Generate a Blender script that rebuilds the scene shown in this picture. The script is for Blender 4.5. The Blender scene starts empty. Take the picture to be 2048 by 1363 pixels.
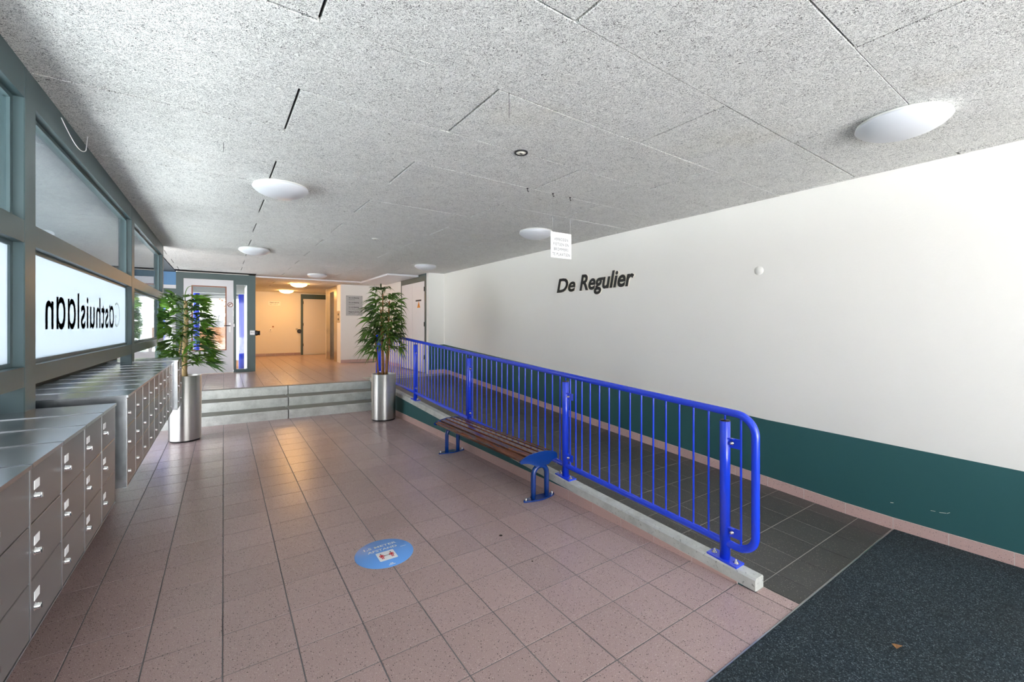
import bpy, bmesh, math, random
from mathutils import Vector, Matrix, Euler
random.seed(7)
PI = math.pi
C = bpy.context.scene.collection
SC = bpy.context.scene

# ------------------------------------------------------------------ camera, sky, sun, exposure
cam_d = bpy.data.cameras.new('camera')
cam_d.sensor_width = 36.0
cam_d.lens = 852.17 / 2048 * 36.0
cam_d.shift_y = -(681.5 - 649.16) / 2048
cam_d.clip_start = 0.02
cam_d.clip_end = 300
cam = bpy.data.objects.new('camera', cam_d)
cam.location = (0, 0, 1.5354)
cam.rotation_euler = (PI / 2, 0, -0.5944)
C.objects.link(cam)
SC.camera = cam

SC.view_settings.view_transform = 'Standard'
SC.view_settings.look = 'None'
SC.view_settings.gamma = 1.0
SC.view_settings.use_curve_mapping = False
SC.view_settings.exposure = 1.92

world = bpy.data.worlds.new('sky')
SC.world = world
world.use_nodes = True
wn = world.node_tree
wn.nodes.clear()
w_out = wn.nodes.new('ShaderNodeOutputWorld')
w_bg = wn.nodes.new('ShaderNodeBackground')
w_tc = wn.nodes.new('ShaderNodeTexCoord')
w_sep = wn.nodes.new('ShaderNodeSeparateXYZ')
w_ramp = wn.nodes.new('ShaderNodeValToRGB')
w_ramp.color_ramp.elements[0].position = 0.0
w_ramp.color_ramp.elements[0].color = (1.0, 0.985, 0.965, 1)
w_ramp.color_ramp.elements[1].position = 0.8
w_ramp.color_ramp.elements[1].color = (0.62, 0.77, 1.0, 1)
w_bg.inputs['Strength'].default_value = 1.5
wn.links.new(w_tc.outputs['Generated'], w_sep.inputs[0])
wn.links.new(w_sep.outputs['Z'], w_ramp.inputs[0])
wn.links.new(w_ramp.outputs[0], w_bg.inputs[0])
wn.links.new(w_bg.outputs[0], w_out.inputs[0])

sun_d = bpy.data.lights.new('sun', 'SUN')
sun_d.energy = 20.0
sun_d.angle = 0.01
sun_d.color = (1.0, 0.97, 0.93)
sun = bpy.data.objects.new('sun', sun_d)
sun.rotation_euler = Vector((-0.05, 0.12, -1.0)).to_track_quat('-Z', 'Y').to_euler()
C.objects.link(sun)

def portal(name, loc, rot, sx, sy):          # sampling guide only: a portal gives off no light of its own
    d = bpy.data.lights.new(name, 'AREA')
    d.shape = 'RECTANGLE'; d.size = sx; d.size_y = sy
    d.cycles.is_portal = True
    o = bpy.data.objects.new(name, d); o.location = loc; o.rotation_euler = rot
    C.objects.link(o)
portal('portal_entrance', (1.7, -3.45, 1.36), (PI / 2, 0, PI), 5.0, 2.7)
portal('portal_street', (-2.55, 5.0, 1.4), (0, -PI / 2, 0), 2.6, 15.0)

cy = SC.cycles
cy.use_denoising = True
try:
    cy.denoiser = 'OPENIMAGEDENOISE'
except Exception:
    pass
cy.max_bounces = 9
cy.diffuse_bounces = 6
cy.glossy_bounces = 4
cy.transparent_max_bounces = 10
cy.sample_clamp_indirect = 6.0
cy.caustics_reflective = False
cy.caustics_refractive = False

# ------------------------------------------------------------------ helpers
def S(r, g, b):
    f = lambda v: (v / 255 / 12.92) if v / 255 <= 0.04045 else ((v / 255 + 0.055) / 1.055) ** 2.4
    return (f(r), f(g), f(b), 1.0)

class N:                                       # tiny node-graph helper
    def __init__(self, name):
        self.m = bpy.data.materials.new(name)
        self.m.use_nodes = True
        self.t = self.m.node_tree
        self.t.nodes.clear()
        self.out = self.t.nodes.new('ShaderNodeOutputMaterial')
    def new(self, kind, **kw):
        n = self.t.nodes.new(kind)
        for k, v in kw.items():
            setattr(n, k, v)
        return n
    def link(self, a, b):
        self.t.links.new(a, b)
    def put(self, node, sock, v):
        if hasattr(v, 'links') or hasattr(v, 'is_output'):
            self.link(v, node.inputs[sock])
        else:
            node.inputs[sock].default_value = v
    def math(self, op, a, b=None, c=None, clamp=False):
        n = self.new('ShaderNodeMath', operation=op); n.use_clamp = clamp
        self.put(n, 0, a)
        if b is not None: self.put(n, 1, b)
        if c is not None: self.put(n, 2, c)
        return n.outputs[0]
    def mix(self, f, a, b):
        n = self.new('ShaderNodeMix', data_type='RGBA')
        self.put(n, 0, f); self.put(n, 6, a); self.put(n, 7, b)
        return n.outputs[2]
    def pos(self, scale=(1, 1, 1), rot=(0, 0, 0), vec=None):
        g = vec if vec is not None else self.new('ShaderNodeNewGeometry').outputs['Position']
        mp = self.new('ShaderNodeMapping')
        mp.inputs['Scale'].default_value = scale
        mp.inputs['Rotation'].default_value = rot
        self.link(g, mp.inputs['Vector'])
        return mp.outputs[0]
    def noise(self, vec, scale, detail=2.0, rough=0.5):
        n = self.new('ShaderNodeTexNoise')
        self.link(vec, n.inputs['Vector'])
        n.inputs['Scale'].default_value = scale
        n.inputs['Detail'].default_value = detail
        n.inputs['Roughness'].default_value = rough
        return n.outputs[0]
    def ramp(self, fac, stops):
        n = self.new('ShaderNodeValToRGB')
        e = n.color_ramp.elements
        while len(e) < len(stops): e.new(0.5)
        for x, (p, c) in zip(e, stops):
            x.position = p; x.color = c
        self.link(fac, n.inputs[0])
        return n.outputs[0]
    def step(self, v, lo, hi):
        n = self.new('ShaderNodeMapRange', interpolation_type='SMOOTHSTEP')
        self.put(n, 0, v); n.inputs[1].default_value = lo; n.inputs[2].default_value = hi
        return n.outputs[0]
    def bump(self, h, strength, dist):
        n = self.new('ShaderNodeBump')
        n.inputs['Strength'].default_value = strength
        n.inputs['Distance'].default_value = dist
        self.link(h, n.inputs['Height'])
        return n.outputs[0]
    def principled(self, col, rough=0.5, metal=0.0, normal=None, spec=0.5, coat=0.0, aniso=0.0):
        p = self.new('ShaderNodeBsdfPrincipled')
        self.put(p, 'Base Color', col); self.put(p, 'Roughness', rough)
        self.put(p, 'Metallic', metal); self.put(p, 'Specular IOR Level', spec)
        p.inputs['Coat Weight'].default_value = coat
        p.inputs['Coat Roughness'].default_value = 0.08
        if aniso: p.inputs['Anisotropic'].default_value = aniso
        if normal is not None: self.link(normal, p.inputs['Normal'])
        self.link(p.outputs[0], self.out.inputs[0])
        return p

def plain(name, col, rough=0.5, metal=0.0, vary=0.06, vscale=3.0, bump=None, spec=0.5, coat=0.0, rand=0.0):
    n = N(name)
    P = n.pos()
    f = n.noise(P, vscale, 3.0)
    lo = tuple(c * (1 - vary) for c in col[:3]) + (1,)
    hi = tuple(min(1, c * (1 + vary)) for c in col[:3]) + (1,)
    c = n.mix(f, lo, hi)
    if rand:
        oi = n.new('ShaderNodeObjectInfo')
        k = n.math('MULTIPLY_ADD', oi.outputs['Random'], rand, 1 - rand / 2)
        vm = n.new('ShaderNodeVectorMath', operation='SCALE')
        n.link(c, vm.inputs[0]); n.link(k, vm.inputs['Scale'])
        c = vm.outputs[0]
    nrm = None
    if bump:
        h = n.noise(P, bump[0], 3.0)
        nrm = n.bump(h, bump[1], bump[2])
    n.principled(c, rough, metal, nrm, spec, coat)
    return n.m

# ------------------------------------------------------------------ materials
M = {}
def build_materials():
    # wood-wool ceiling panels: light strands of many directions over dark pits
    n = N('wood_wool')
    g = n.new('ShaderNodeNewGeometry').outputs['Position']
    wv = n.new('ShaderNodeTexNoise'); n.link(g, wv.inputs['Vector'])
    wv.inputs['Scale'].default_value = 22.0; wv.inputs['Detail'].default_value = 1.0
    sub = n.new('ShaderNodeVectorMath', operation='SUBTRACT'); n.link(wv.outputs['Color'], sub.inputs[0]); sub.inputs[1].default_value = (.5, .5, .5)
    sc_ = n.new('ShaderNodeVectorMath', operation='SCALE'); n.link(sub.outputs[0], sc_.inputs[0]); sc_.inputs['Scale'].default_value = 0.035
    ad = n.new('ShaderNodeVectorMath', operation='ADD'); n.link(g, ad.inputs[0]); n.link(sc_.outputs[0], ad.inputs[1])
    W = ad.outputs[0]
    best = None
    for k, ang in enumerate((0.2, 0.95, 1.75, 2.55)):
        v = n.pos((1, 1, 1), (0, 0, ang), W)
        v = n.pos((58 + 6 * k, 300, 60), (0, 0, 0), v)
        x = n.noise(v, 1.0, 0.0)
        r = n.math('ABSOLUTE', n.math('SUBTRACT', x, 0.5))
        s = n.math('SUBTRACT', 1.0, n.step(r, 0.010, 0.078))
        best = s if best is None else n.math('MAXIMUM', best, s)
    soft = n.noise(g, 9.0, 3.0)
    big = n.noise(g, 1.3, 2.0)
    lev = n.math('ADD', best, n.math('MULTIPLY', n.math('SUBTRACT', soft, 0.5), 0.35))
    col = n.ramp(lev, [(0.0, S(44, 44, 43)), (0.12, S(140, 140, 137)), (0.30, S(246, 245, 241)), (1.0, S(252, 251, 247))])
    col = n.mix(n.step(big, 0.62, 0.75), col, n.mix(0.08, col, S(215, 200, 160)))
    n.principled(col, 0.9, 0, n.bump(best, 0.6, 0.004), 0.2)
    M['wool'] = n.m

    # terrazzo-like floor tiles with dark and white specks
    def tile(name, base, dark, light, rough, amount, rnd):
        n = N(name)
        P = n.pos()
        oi = n.new('ShaderNodeObjectInfo')
        k = n.math('MULTIPLY_ADD', oi.outputs['Random'], rnd, 1 - rnd / 2)
        cloud = n.noise(P, 5.0, 4.0, 0.6)
        fine = n.noise(P, 260.0, 2.0, 0.7)
        k = n.math('MULTIPLY', k, n.math('MULTIPLY_ADD', cloud, 0.05, 0.975))
        k = n.math('MULTIPLY', k, n.math('MULTIPLY_ADD', fine, 0.34, 0.83))
        vm = n.new('ShaderNodeVectorMath', operation='SCALE')
        vm.inputs[0].default_value = base[:3]; n.link(k, vm.inputs['Scale'])
        c = vm.outputs[0]
        for sc, col, lo, thr in ((115.0, dark, 0.18, 1 - amount), (140.0, light, 0.16, 1 - amount * 0.9)):
            v = n.new('ShaderNodeTexVoronoi'); v.inputs['Scale'].default_value = sc
            n.link(P, v.inputs['Vector'])
            sp = n.new('ShaderNodeSeparateColor'); n.link(v.outputs['Color'], sp.inputs[0])
            on = n.math('GREATER_THAN', sp.outputs[0], thr)
            rad = n.math('MULTIPLY_ADD', sp.outputs[1], 0.16, lo)
            inside = n.math('LESS_THAN', v.outputs['Distance'], rad)
            c = n.mix(n.math('MULTIPLY', n.math('MULTIPLY', on, inside), 0.85), c, col)
        rr = n.math('MULTIPLY_ADD', fine, 0.10, rough - 0.05)
        n.principled(c, rr, 0, n.bump(fine, 0.03, 0.001), 0.5)
        return n.m
    M['tile'] = tile('pink_brown_tile', S(180, 155, 151), S(64, 54, 54), S(216, 198, 194), 0.27, 0.30, 0.10)
    M['tile_dark'] = tile('anthracite_tile', S(72, 71, 68), S(38, 38, 37), S(170, 164, 150), 0.40, 0.30, 0.14)
    M['skirt'] = tile('pink_skirting_tile', S(212, 178, 170), S(150, 120, 115), S(226, 205, 200), 0.35, 0.12, 0.06)

    M['grout'] = plain('grout', S(112, 110, 112), 0.85, vary=0.15, vscale=20)
    M['grout_dark'] = plain('light_grout_ramp', S(176, 172, 164), 0.85, vary=0.15, vscale=20)
    M['joint'] = plain('pale_joint_filler', S(226, 216, 210), 0.8, vary=0.05)
    M['gap'] = plain('dark_void', S(26, 25, 23), 0.95, vary=0.05)

    # rough painted plaster
    def plaster(name, col, b=0.25):
        n = N(name); P = n.pos()
        c = n.mix(n.noise(P, 1.2, 3.0), tuple(x * 0.97 for x in col[:3]) + (1,), col)
        h = n.noise(P, 55.0, 4.0, 0.6)
        n.principled(c, 0.62, 0, n.bump(h, b, 0.004), 0.35)
        return n.m
    M['wall'] = plaster('white_plaster', S(246, 243, 237))
    M['wall_smooth'] = plaster('white_plaster_smooth', S(238, 237, 233), 0.08)
    M['green'] = plaster('dark_green_paint', S(50, 96, 98), 0.12)

    n = N('entrance_carpet'); P = n.pos()
    v = n.new('ShaderNodeTexVoronoi'); v.inputs['Scale'].default_value = 230.0; n.link(P, v.inputs['Vector'])
    sp = n.new('ShaderNodeSeparateColor'); n.link(v.outputs['Color'], sp.inputs[0])
    c = n.ramp(sp.outputs[0], [(0.0, S(32, 39, 43)), (0.55, S(49, 59, 65)), (0.88, S(64, 76, 83)), (0.98, S(106, 118, 123))])
    cl = n.noise(P, 2.0, 4.0)
    c = n.mix(n.step(cl, 0.35, 0.75), c, n.mix(0.35, c, S(50, 52, 50)))
    n.principled(c, 0.95, 0, n.bump(v.outputs['Distance'], 0.7, 0.004), 0.2)
    M['carpet'] = n.m

    n = N('weathered_concrete'); P = n.pos()
    a = n.noise(P, 6.0, 6.0, 0.65); b = n.noise(P, 60.0, 3.0, 0.6)
    c = n.ramp(a, [(0.25, S(176, 178, 172)), (0.5, S(204, 206, 200)), (0.75, S(222, 223, 217))])
    pits = n.step(b, 0.30, 0.38)
    c = n.mix(pits, S(158, 160, 154), c)
    n.principled(c, 0.75, 0, n.bump(b, 0.25, 0.003), 0.3)
    M['concrete'] = n.m

    M['tread'] = plain('worn_concrete_tread', S(136, 134, 124), 0.7, vary=0.2, vscale=5, bump=(50, 0.2, 0.003))
    M['blue'] = plain('cobalt_blue_gloss_paint', S(32, 72, 236), 0.22, vary=0.04, spec=0.6, coat=0.4)
    M['navy'] = plain('deep_blue_paint', S(22, 42, 168), 0.3, vary=0.04)
    M['bench_blue'] = plain('steel_blue_gloss_paint', S(6, 58, 140), 0.18, vary=0.05, spec=0.6, coat=0.5)
    n = N('varnished_hardwood'); P = n.pos((30, 2.5, 30))
    a = n.noise(P, 1.0, 5.0, 0.6)
    w = n.noise(n.pos((4, 2.0, 4)), 3.0, 4.0, 0.7)
    c = n.ramp(a, [(0.25, S(62, 30, 14)), (0.55, S(104, 54, 24)), (0.8, S(140, 78, 36))])
    c = n.mix(n.step(w, 0.66, 0.78), c, S(158, 98, 50))
    n.principled(c, 0.24, 0, n.bump(a, 0.1, 0.002), 0.5, 0.2)
    M['wood'] = n.m

    # brushed steels
    def steel(name, col, rough, sx):
        n = N(name)
        P = n.pos(sx)
        a = n.noise(P, 1.0, 3.0, 0.6)
        c = n.mix(a, tuple(x * 0.9 for x in col[:3]) + (1,), col)
        rr = n.math('MULTIPLY_ADD', a, 0.12, rough - 0.06)
        n.principled(c, rr, 1.0, n.bump(a, 0.04, 0.001))
        return n.m
    n = N('brushed_stainless_steel')
    P = n.pos((3, 3, 260)); a = n.noise(P, 1.0, 2.0, 0.6)
    c = n.mix(a, S(196, 194, 190), S(222, 220, 216))
    p = n.principled(c, 0.40, 1.0, None)
    p.inputs['Anisotropic'].default_value = 0.95
    p.inputs['Anisotropic Rotation'].default_value = 0.25
    tg = n.new('ShaderNodeTangent', direction_type='RADIAL', axis='Z')
    n.link(tg.outputs[0], p.inputs['Tangent'])
    M['steel'] = n.m
    M['alu_door'] = plain('grey_anodised_door', S(128, 126, 126), 0.33, 0.45, vary=0.03)
    M['alu_top'] = steel('bare_aluminium_sheet', S(186, 190, 193), 0.24, (20, 120, 20))
    M['alu_edge'] = steel('pale_aluminium_edge', S(196, 200, 202), 0.35, (30, 30, 30))
    M['chrome'] = plain('chrome', S(225, 225, 225), 0.12, 1.0, vary=0.02)
    M['lift'] = steel('lift_stainless', S(200, 192, 178), 0.25, (120, 120, 4))

    M['frame'] = plain('grey_green_frame_paint', S(70, 89, 92), 0.38, vary=0.05, bump=(40, 0.04, 0.002))
    M['frame_dark'] = plain('dark_green_door_frame_paint', S(70, 90, 90), 0.4, vary=0.05)
    M['recess'] = plain('dark_brown_parapet', S(60, 52, 38), 0.8, vary=0.2)
    M['white'] = plain('white_lacquer', S(224, 224, 227), 0.4, vary=0.02)
    M['offwhite'] = plain('cream_letter_side', S(236, 232, 218), 0.5, vary=0.02)
    M['card'] = plain('white_card', S(250, 250, 250), 0.5, vary=0.01)
    M['black'] = plain('black_plastic', S(22, 21, 20), 0.4, vary=0.05)
    M['ink'] = plain('grey_ink', S(62, 62, 66), 0.6, vary=0.02)
    M['red'] = plain('red_print', S(214, 24, 46), 0.5, vary=0.02)
    M['decal'] = plain('sky_blue_vinyl', S(108, 170, 246), 0.35, vary=0.02)
    M['vinyl'] = plain('white_vinyl', S(248, 248, 250), 0.4, vary=0.01)
    M['orange'] = plain('orange_warning_print', S(240, 150, 40), 0.5, vary=0.04)
    M['plate'] = plain('grey_directory_plate', S(178, 180, 180), 0.35, vary=0.02)
    M['bead'] = plain('brown_glazing_bead', S(140, 78, 46), 0.45, vary=0.1, vscale=15)
    M['soil'] = plain('potting_soil', S(50, 38, 28), 0.95, vary=0.4, vscale=60, bump=(90, 0.6, 0.01))
    M['cane'] = plain('palm_cane', S(150, 104, 58), 0.6, vary=0.45, vscale=28, bump=(60, 0.3, 0.004))
    M['trunk_pale'] = plain('pale_palm_trunk', S(166, 140, 96), 0.7, vary=0.35, vscale=24, bump=(60, 0.4, 0.005))
    M['opal'] = plain('opal_lamp_glass', S(214, 216, 221), 0.3, vary=0.01)
    M['lamp_base'] = plain('lamp_base_enamel', S(225, 225, 222), 0.4, vary=0.02)

    n = N('glowing_opal_glass')
    em = n.new('ShaderNodeEmission'); em.inputs[0].default_value = (1.0, 0.53, 0.17, 1); em.inputs[1].default_value = 15.5
    n.link(em.outputs[0], n.out.inputs[0]); M['opal_on'] = n.m

    def leaf(name, c1, c2):
        n = N(name); P = n.pos()
        oi = n.new('ShaderNodeObjectInfo')
        f = n.math('ADD', n.math('MULTIPLY', oi.outputs['Random'], 0.75), n.math('MULTIPLY', n.noise(P, 18.0, 2.0), 0.3), clamp=True)
        c = n.mix(f, c1, c2)
        p = n.principled(c, 0.36, 0, None, 0.5)
        tr = n.new('ShaderNodeBsdfTranslucent'); n.link(c, tr.inputs[0])
        mx = n.new('ShaderNodeMixShader'); mx.inputs[0].default_value = 0.22
        n.link(p.outputs[0], mx.inputs[1]); n.link(tr.outputs[0], mx.inputs[2])
        n.link(mx.outputs[0], n.out.inputs[0])
        return n.m
    M['leaf'] = leaf('palm_leaf', S(34, 66, 32), S(112, 158, 52))
    M['leaf_dark'] = leaf('lady_palm_leaf', S(34, 58, 34), S(104, 146, 56))
    M['tree_leaf'] = leaf('street_foliage', S(92, 104, 50), S(160, 160, 90))
    M['added_hedge'] = leaf('added_dark_hedge', S(26, 40, 24), S(60, 78, 40))
    M['blossom'] = leaf('pale_blossom', S(206, 200, 180), S(245, 242, 232))

    # clear pane: plain transparency plus mirror-like fresnel reflection
    n = N('clear_glass')
    ge = n.new('ShaderNodeNewGeometry')
    dt = n.new('ShaderNodeVectorMath', operation='DOT_PRODUCT'); n.link(ge.outputs['Normal'], dt.inputs[0]); n.link(ge.outputs['Incoming'], dt.inputs[1])
    cs = n.math('ABSOLUTE', dt.outputs['Value'])
    f2 = n.math('MULTIPLY_ADD', n.math('POWER', n.math('SUBTRACT', 1.0, cs, None, True), 5.0), 0.96, 0.04, clamp=True)
    tp = n.new('ShaderNodeBsdfTransparent'); tp.inputs[0].default_value = (0.84, 0.88, 0.89, 1)
    gl = n.new('ShaderNodeBsdfGlossy'); gl.inputs['Roughness'].default_value = 0.01
    mx = n.new('ShaderNodeMixShader'); n.link(f2, mx.inputs[0]); n.link(tp.outputs[0], mx.inputs[1]); n.link(gl.outputs[0], mx.inputs[2])
    n.link(mx.outputs[0], n.out.inputs[0]); M['glass'] = n.m
    # frosted privacy film
    n = N('frosted_film')
    df = n.new('ShaderNodeBsdfDiffuse'); df.inputs[0].default_value = (0.86, 0.88, 0.90, 1)
    tr = n.new('ShaderNodeBsdfTranslucent'); tr.inputs[0].default_value = (0.31, 0.345, 0.39, 1)
    mx = n.new('ShaderNodeMixShader'); mx.inputs[0].default_value = 0.7
    n.link(df.outputs[0], mx.inputs[1]); n.link(tr.outputs[0], mx.inputs[2]); n.link(mx.outputs[0], n.out.inputs[0])
    M['film'] = n.m

    M['pavement'] = plain('street_pavement', S(176, 177, 178), 0.9, vary=0.12, vscale=1.5)
    M['lawn'] = plain('lawn_green', S(120, 136, 62), 0.95, vary=0.3, vscale=6)
    M['facade'] = plain('pale_render', S(134, 128, 124), 0.8, vary=0.08)
    M['facade_dark'] = plain('grey_plinth', S(74, 70, 72), 0.8, vary=0.1)
    M['window_far'] = plain('far_window_glass', S(70, 78, 88), 0.15, vary=0.05)
    M['timber'] = plain('brown_timber', S(104, 64, 32), 0.7, vary=0.2, vscale=4)
    M['bluegrey'] = plain('blue_panel', S(96, 148, 196), 0.5, vary=0.03)
    M['soffit'] = plain('grey_soffit', S(82, 90, 98), 0.8, vary=0.05)
    M['roof'] = plain('roof_concrete', S(140, 138, 134), 0.9)
build_materials()

# ------------------------------------------------------------------ mesh builder
class MB:
    def __init__(self):
        self.v = []; self.f = []; self.mi = []; self.sm = []
    def add(self, vs, fs, mi=0, smooth=False):
        b = len(self.v)
        self.v += [tuple(v) for v in vs]
        self.f += [tuple(i + b for i in f) for f in fs]
        self.mi += [mi] * len(fs); self.sm += [smooth] * len(fs)
        return self
    def hexa(self, p, mi=0):               # p: 8 corners, bottom ring then top ring (counter-clockwise from above)
        return self.add(p, [(3, 2, 1, 0), (4, 5, 6, 7), (0, 1, 5, 4), (1, 2, 6, 5), (2, 3, 7, 6), (3, 0, 4, 7)], mi)
    def box(self, x0, x1, y0, y1, z0, z1, mi=0):
        return self.hexa([(x0, y0, z0), (x1, y0, z0), (x1, y1, z0), (x0, y1, z0), (x0, y0, z1), (x1, y0, z1), (x1, y1, z1), (x0, y1, z1)], mi)
    def slab(self, x0, x1, y0, y1, z0, z1, ch, mi=0, up=True):    # box with a chamfered face (top if up, else bottom)
        zc, zf, zb = (z1 - ch, z1, z0) if up else (z0 + ch, z0, z1)
        r0 = [(x0, y0, zb), (x1, y0, zb), (x1, y1, zb), (x0, y1, zb)]
        r1 = [(x0, y0, zc), (x1, y0, zc), (x1, y1, zc), (x0, y1, zc)]
        r2 = [(x0 + ch, y0 + ch, zf), (x1 - ch, y0 + ch, zf), (x1 - ch, y1 - ch, zf), (x0 + ch, y1 - ch, zf)]
        fs = []
        for a in (0, 4):
            for i in range(4):
                j = (i + 1) % 4
                q = (a + i, a + j, a + 4 + j, a + 4 + i)
                fs.append(q if up else q[::-1])
        fs.append((8, 9, 10, 11) if up else (11, 10, 9, 8))
        fs.append((3, 2, 1, 0) if up else (0, 1, 2, 3))
        return self.add(r0 + r1 + r2, fs, mi)
    def prism(self, poly, axis, a, b, mi=0):  # 2-D polygon extruded along an axis from a to b
        n = len(poly)
        def p(u, w, t):
            return {'x': (t, u, w), 'y': (u, t, w), 'z': (u, w, t)}[axis]
        vs = [p(u, w, a) for u, w in poly] + [p(u, w, b) for u, w in poly]
        fs = [tuple(range(n))[::-1], tuple(range(n, 2 * n))]
        for i in range(n):
            j = (i + 1) % n
            fs.append((i, j, n + j, n + i))
        return self.add(vs, fs, mi)
    def tube(self, pts, r, seg=10, caps=True, mi=0, smooth=True):
        pts = [Vector(p) for p in pts]
        rr = r if isinstance(r, (list, tuple)) else [r] * len(pts)
        vs = []; fs = []
        t0 = (pts[1] - pts[0]).normalized()
        ref = Vector((0, 0, 1)) if abs(t0.z) < 0.9 else Vector((1, 0, 0))
        u = t0.cross(ref).normalized()
        for i, p in enumerate(pts):
            a = pts[max(i - 1, 0)]; b = pts[min(i + 1, len(pts) - 1)]
            t = (b - a).normalized()
            u = (u - t * u.dot(t)).normalized()
            w = t.cross(u)
            for k in range(seg):
                an = 2 * PI * k / seg
                vs.append(p + (u * math.cos(an) + w * math.sin(an)) * rr[i])
        for i in range(len(pts) - 1):
            for k in range(seg):
                k2 = (k + 1) % seg
                fs.append((i * seg + k, i * seg + k2, (i + 1) * seg + k2, (i + 1) * seg + k))
        self.add(vs, fs, mi, smooth)
        if caps:
            m = len(vs)
            self.add(vs[:seg], [tuple(range(seg))[::-1]], mi)
            self.add(vs[m - seg:], [tuple(range(seg))], mi)
        return self
    def lathe(self, prof, seg=32, c=(0, 0, 0), mi=0, smooth=True):  # prof: (radius, z) list
        vs = []; fs = []
        for r, z in prof:
            for k in range(seg):
                an = 2 * PI * k / seg
                vs.append((c[0] + r * math.cos(an), c[1] + r * math.sin(an), c[2] + z))
        for i in range(len(prof) - 1):
            for k in range(seg):
                k2 = (k + 1) % seg
                fs.append((i * seg + k, i * seg + k2, (i + 1) * seg + k2, (i + 1) * seg + k))
        return self.add(vs, fs, mi, smooth)
    def moved(self, m):
        self.v = [tuple(m @ Vector(v)) for v in self.v]
        return self
    def mesh(self, name, mats):
        me = bpy.data.meshes.new(name)
        me.from_pydata(self.v, [], self.f)
        for m in (mats if isinstance(mats, (list, tuple)) else [mats]):
            me.materials.append(m)
        me.polygons.foreach_set('material_index', self.mi)
        me.polygons.foreach_set('use_smooth', self.sm)
        me.update()
        bm = bmesh.new(); bm.from_mesh(me)
        bmesh.ops.remove_doubles(bm, verts=bm.verts, dist=1e-6)
        bmesh.ops.recalc_face_normals(bm, faces=bm.faces)
        bm.to_mesh(me); bm.free()
        return me

def link(name, me, parent=None, loc=(0, 0, 0), rot=(0, 0, 0)):
    o = bpy.data.objects.new(name, me)
    o.location = loc; o.rotation_euler = rot
    C.objects.link(o)
    if parent is not None: o.parent = parent
    return o

def obj(name, mb, mats, parent=None, world=True, loc=None, rot=(0, 0, 0)):
    """one mesh object; authored in world coordinates unless a loc is given"""
    if parent is not None and loc is None:
        off = parent.location.copy()
        p = parent
        while p.parent is not None:
            p = p.parent; off += p.location
        mb.v = [(x - off.x, y - off.y, z - off.z) for x, y, z in mb.v]
    return link(name, mb.mesh(name, mats), parent, loc or (0, 0, 0), rot)

def tag(o, label=None, cat=None, group=None, kind=None):
    if label: o['label'] = label
    if cat: o['category'] = cat
    if group: o['group'] = group
    if kind: o['kind'] = kind
    return o

def thing(name, label, cat, loc=(0, 0, 0), group=None, kind=None):
    o = bpy.data.objects.new(name, None)
    o.location = loc; o.empty_display_size = 0.1
    C.objects.link(o)
    return tag(o, label, cat, group, kind)

def struct(name, mb, mats, label=None, parent=None):
    o = obj(name, mb, mats, parent)
    return tag(o, label, None, None, 'structure' if parent is None else None)

def copy_tree(o, parent=None):
    c = o.copy(); C.objects.link(c)
    if parent is not None: c.parent = parent
    for ch in list(o.children): copy_tree(ch, c)
    return c

def text_mesh(txt, extrude=0.0, bold=0.0, shear=0.0, spacing=1.0):
    cu = bpy.data.curves.new('lettering', 'FONT')
    cu.body = txt; cu.size = 1.0; cu.extrude = extrude; cu.offset = bold; cu.shear = shear
    cu.space_character = spacing; cu.resolution_u = 4
    o = bpy.data.objects.new('lettering', cu); C.objects.link(o)
    dg = bpy.context.evaluated_depsgraph_get(); dg.update()
    me = bpy.data.meshes.new_from_object(o.evaluated_get(dg))
    bpy.data.objects.remove(o); bpy.data.curves.remove(cu)
    return me

def lettering(name, txt, mat, origin, right, up, width=None, height=None, bold=0.0, shear=0.0, spacing=1.0, thick=0.0, parent=None, centre=False):
    """flat or raised writing: its lower-left corner at origin, stretched to width x height (metres)"""
    me = text_mesh(txt, 0.5 if thick else 0.0, bold, shear, spacing)
    xs = [v.co.x for v in me.vertices]; ys = [v.co.y for v in me.vertices]
    x0, x1, y0, y1 = min(xs), max(xs), min(ys), max(ys)
    sy = height / (y1 - y0) if height else width / (x1 - x0)
    sx = width / (x1 - x0) if width else sy
    R = Vector(right).normalized(); U = Vector(up).normalized(); Nn = R.cross(U)
    O = Vector(origin)
    if centre: O = O - R * (x1 - x0) * sx / 2
    for v in me.vertices:
        z = (v.co.z + 0.5) * thick if thick else 0.0
        v.co = O + R * (v.co.x - x0) * sx + U * (v.co.y - y0) * sy + Nn * z
    if parent is not None:
        off = parent.location.copy()
        p = parent
        while p.parent is not None: p = p.parent; off += p.location
        for v in me.vertices: v.co -= off
    me.materials.clear()
    for m in (mat if isinstance(mat, (list, tuple)) else [mat]): me.materials.append(m)
    return link(name, me, parent)

def bez(p0, p1, p2, p3, n):
    out = []
    for i in range(n + 1):
        t = i / n; s = 1 - t
        out.append(Vector(p0) * s ** 3 + Vector(p1) * 3 * s * s * t + Vector(p2) * 3 * s * t * t + Vector(p3) * t ** 3)
    return out

# ------------------------------------------------------------------ key dimensions (metres; camera foot at the origin, Y into the hall)
ZC = 2.70          # ceiling
U = 0.434          # upper floor level
XR = 4.171         # face of the long wall
XL = -0.741        # face of the window wall
Y_IN = -3.3        # where the hall opens to the street
def zr(y): return max(0.0, min(U, (y - 1.2) * 0.0575))
def xw(y): return 2.53 - 0.0195 * (y - 1.25)      # outer face of the ramp
YD = 11.81         # wall with the white glazed door
YB = 17.31         # far wall of the passage

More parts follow.
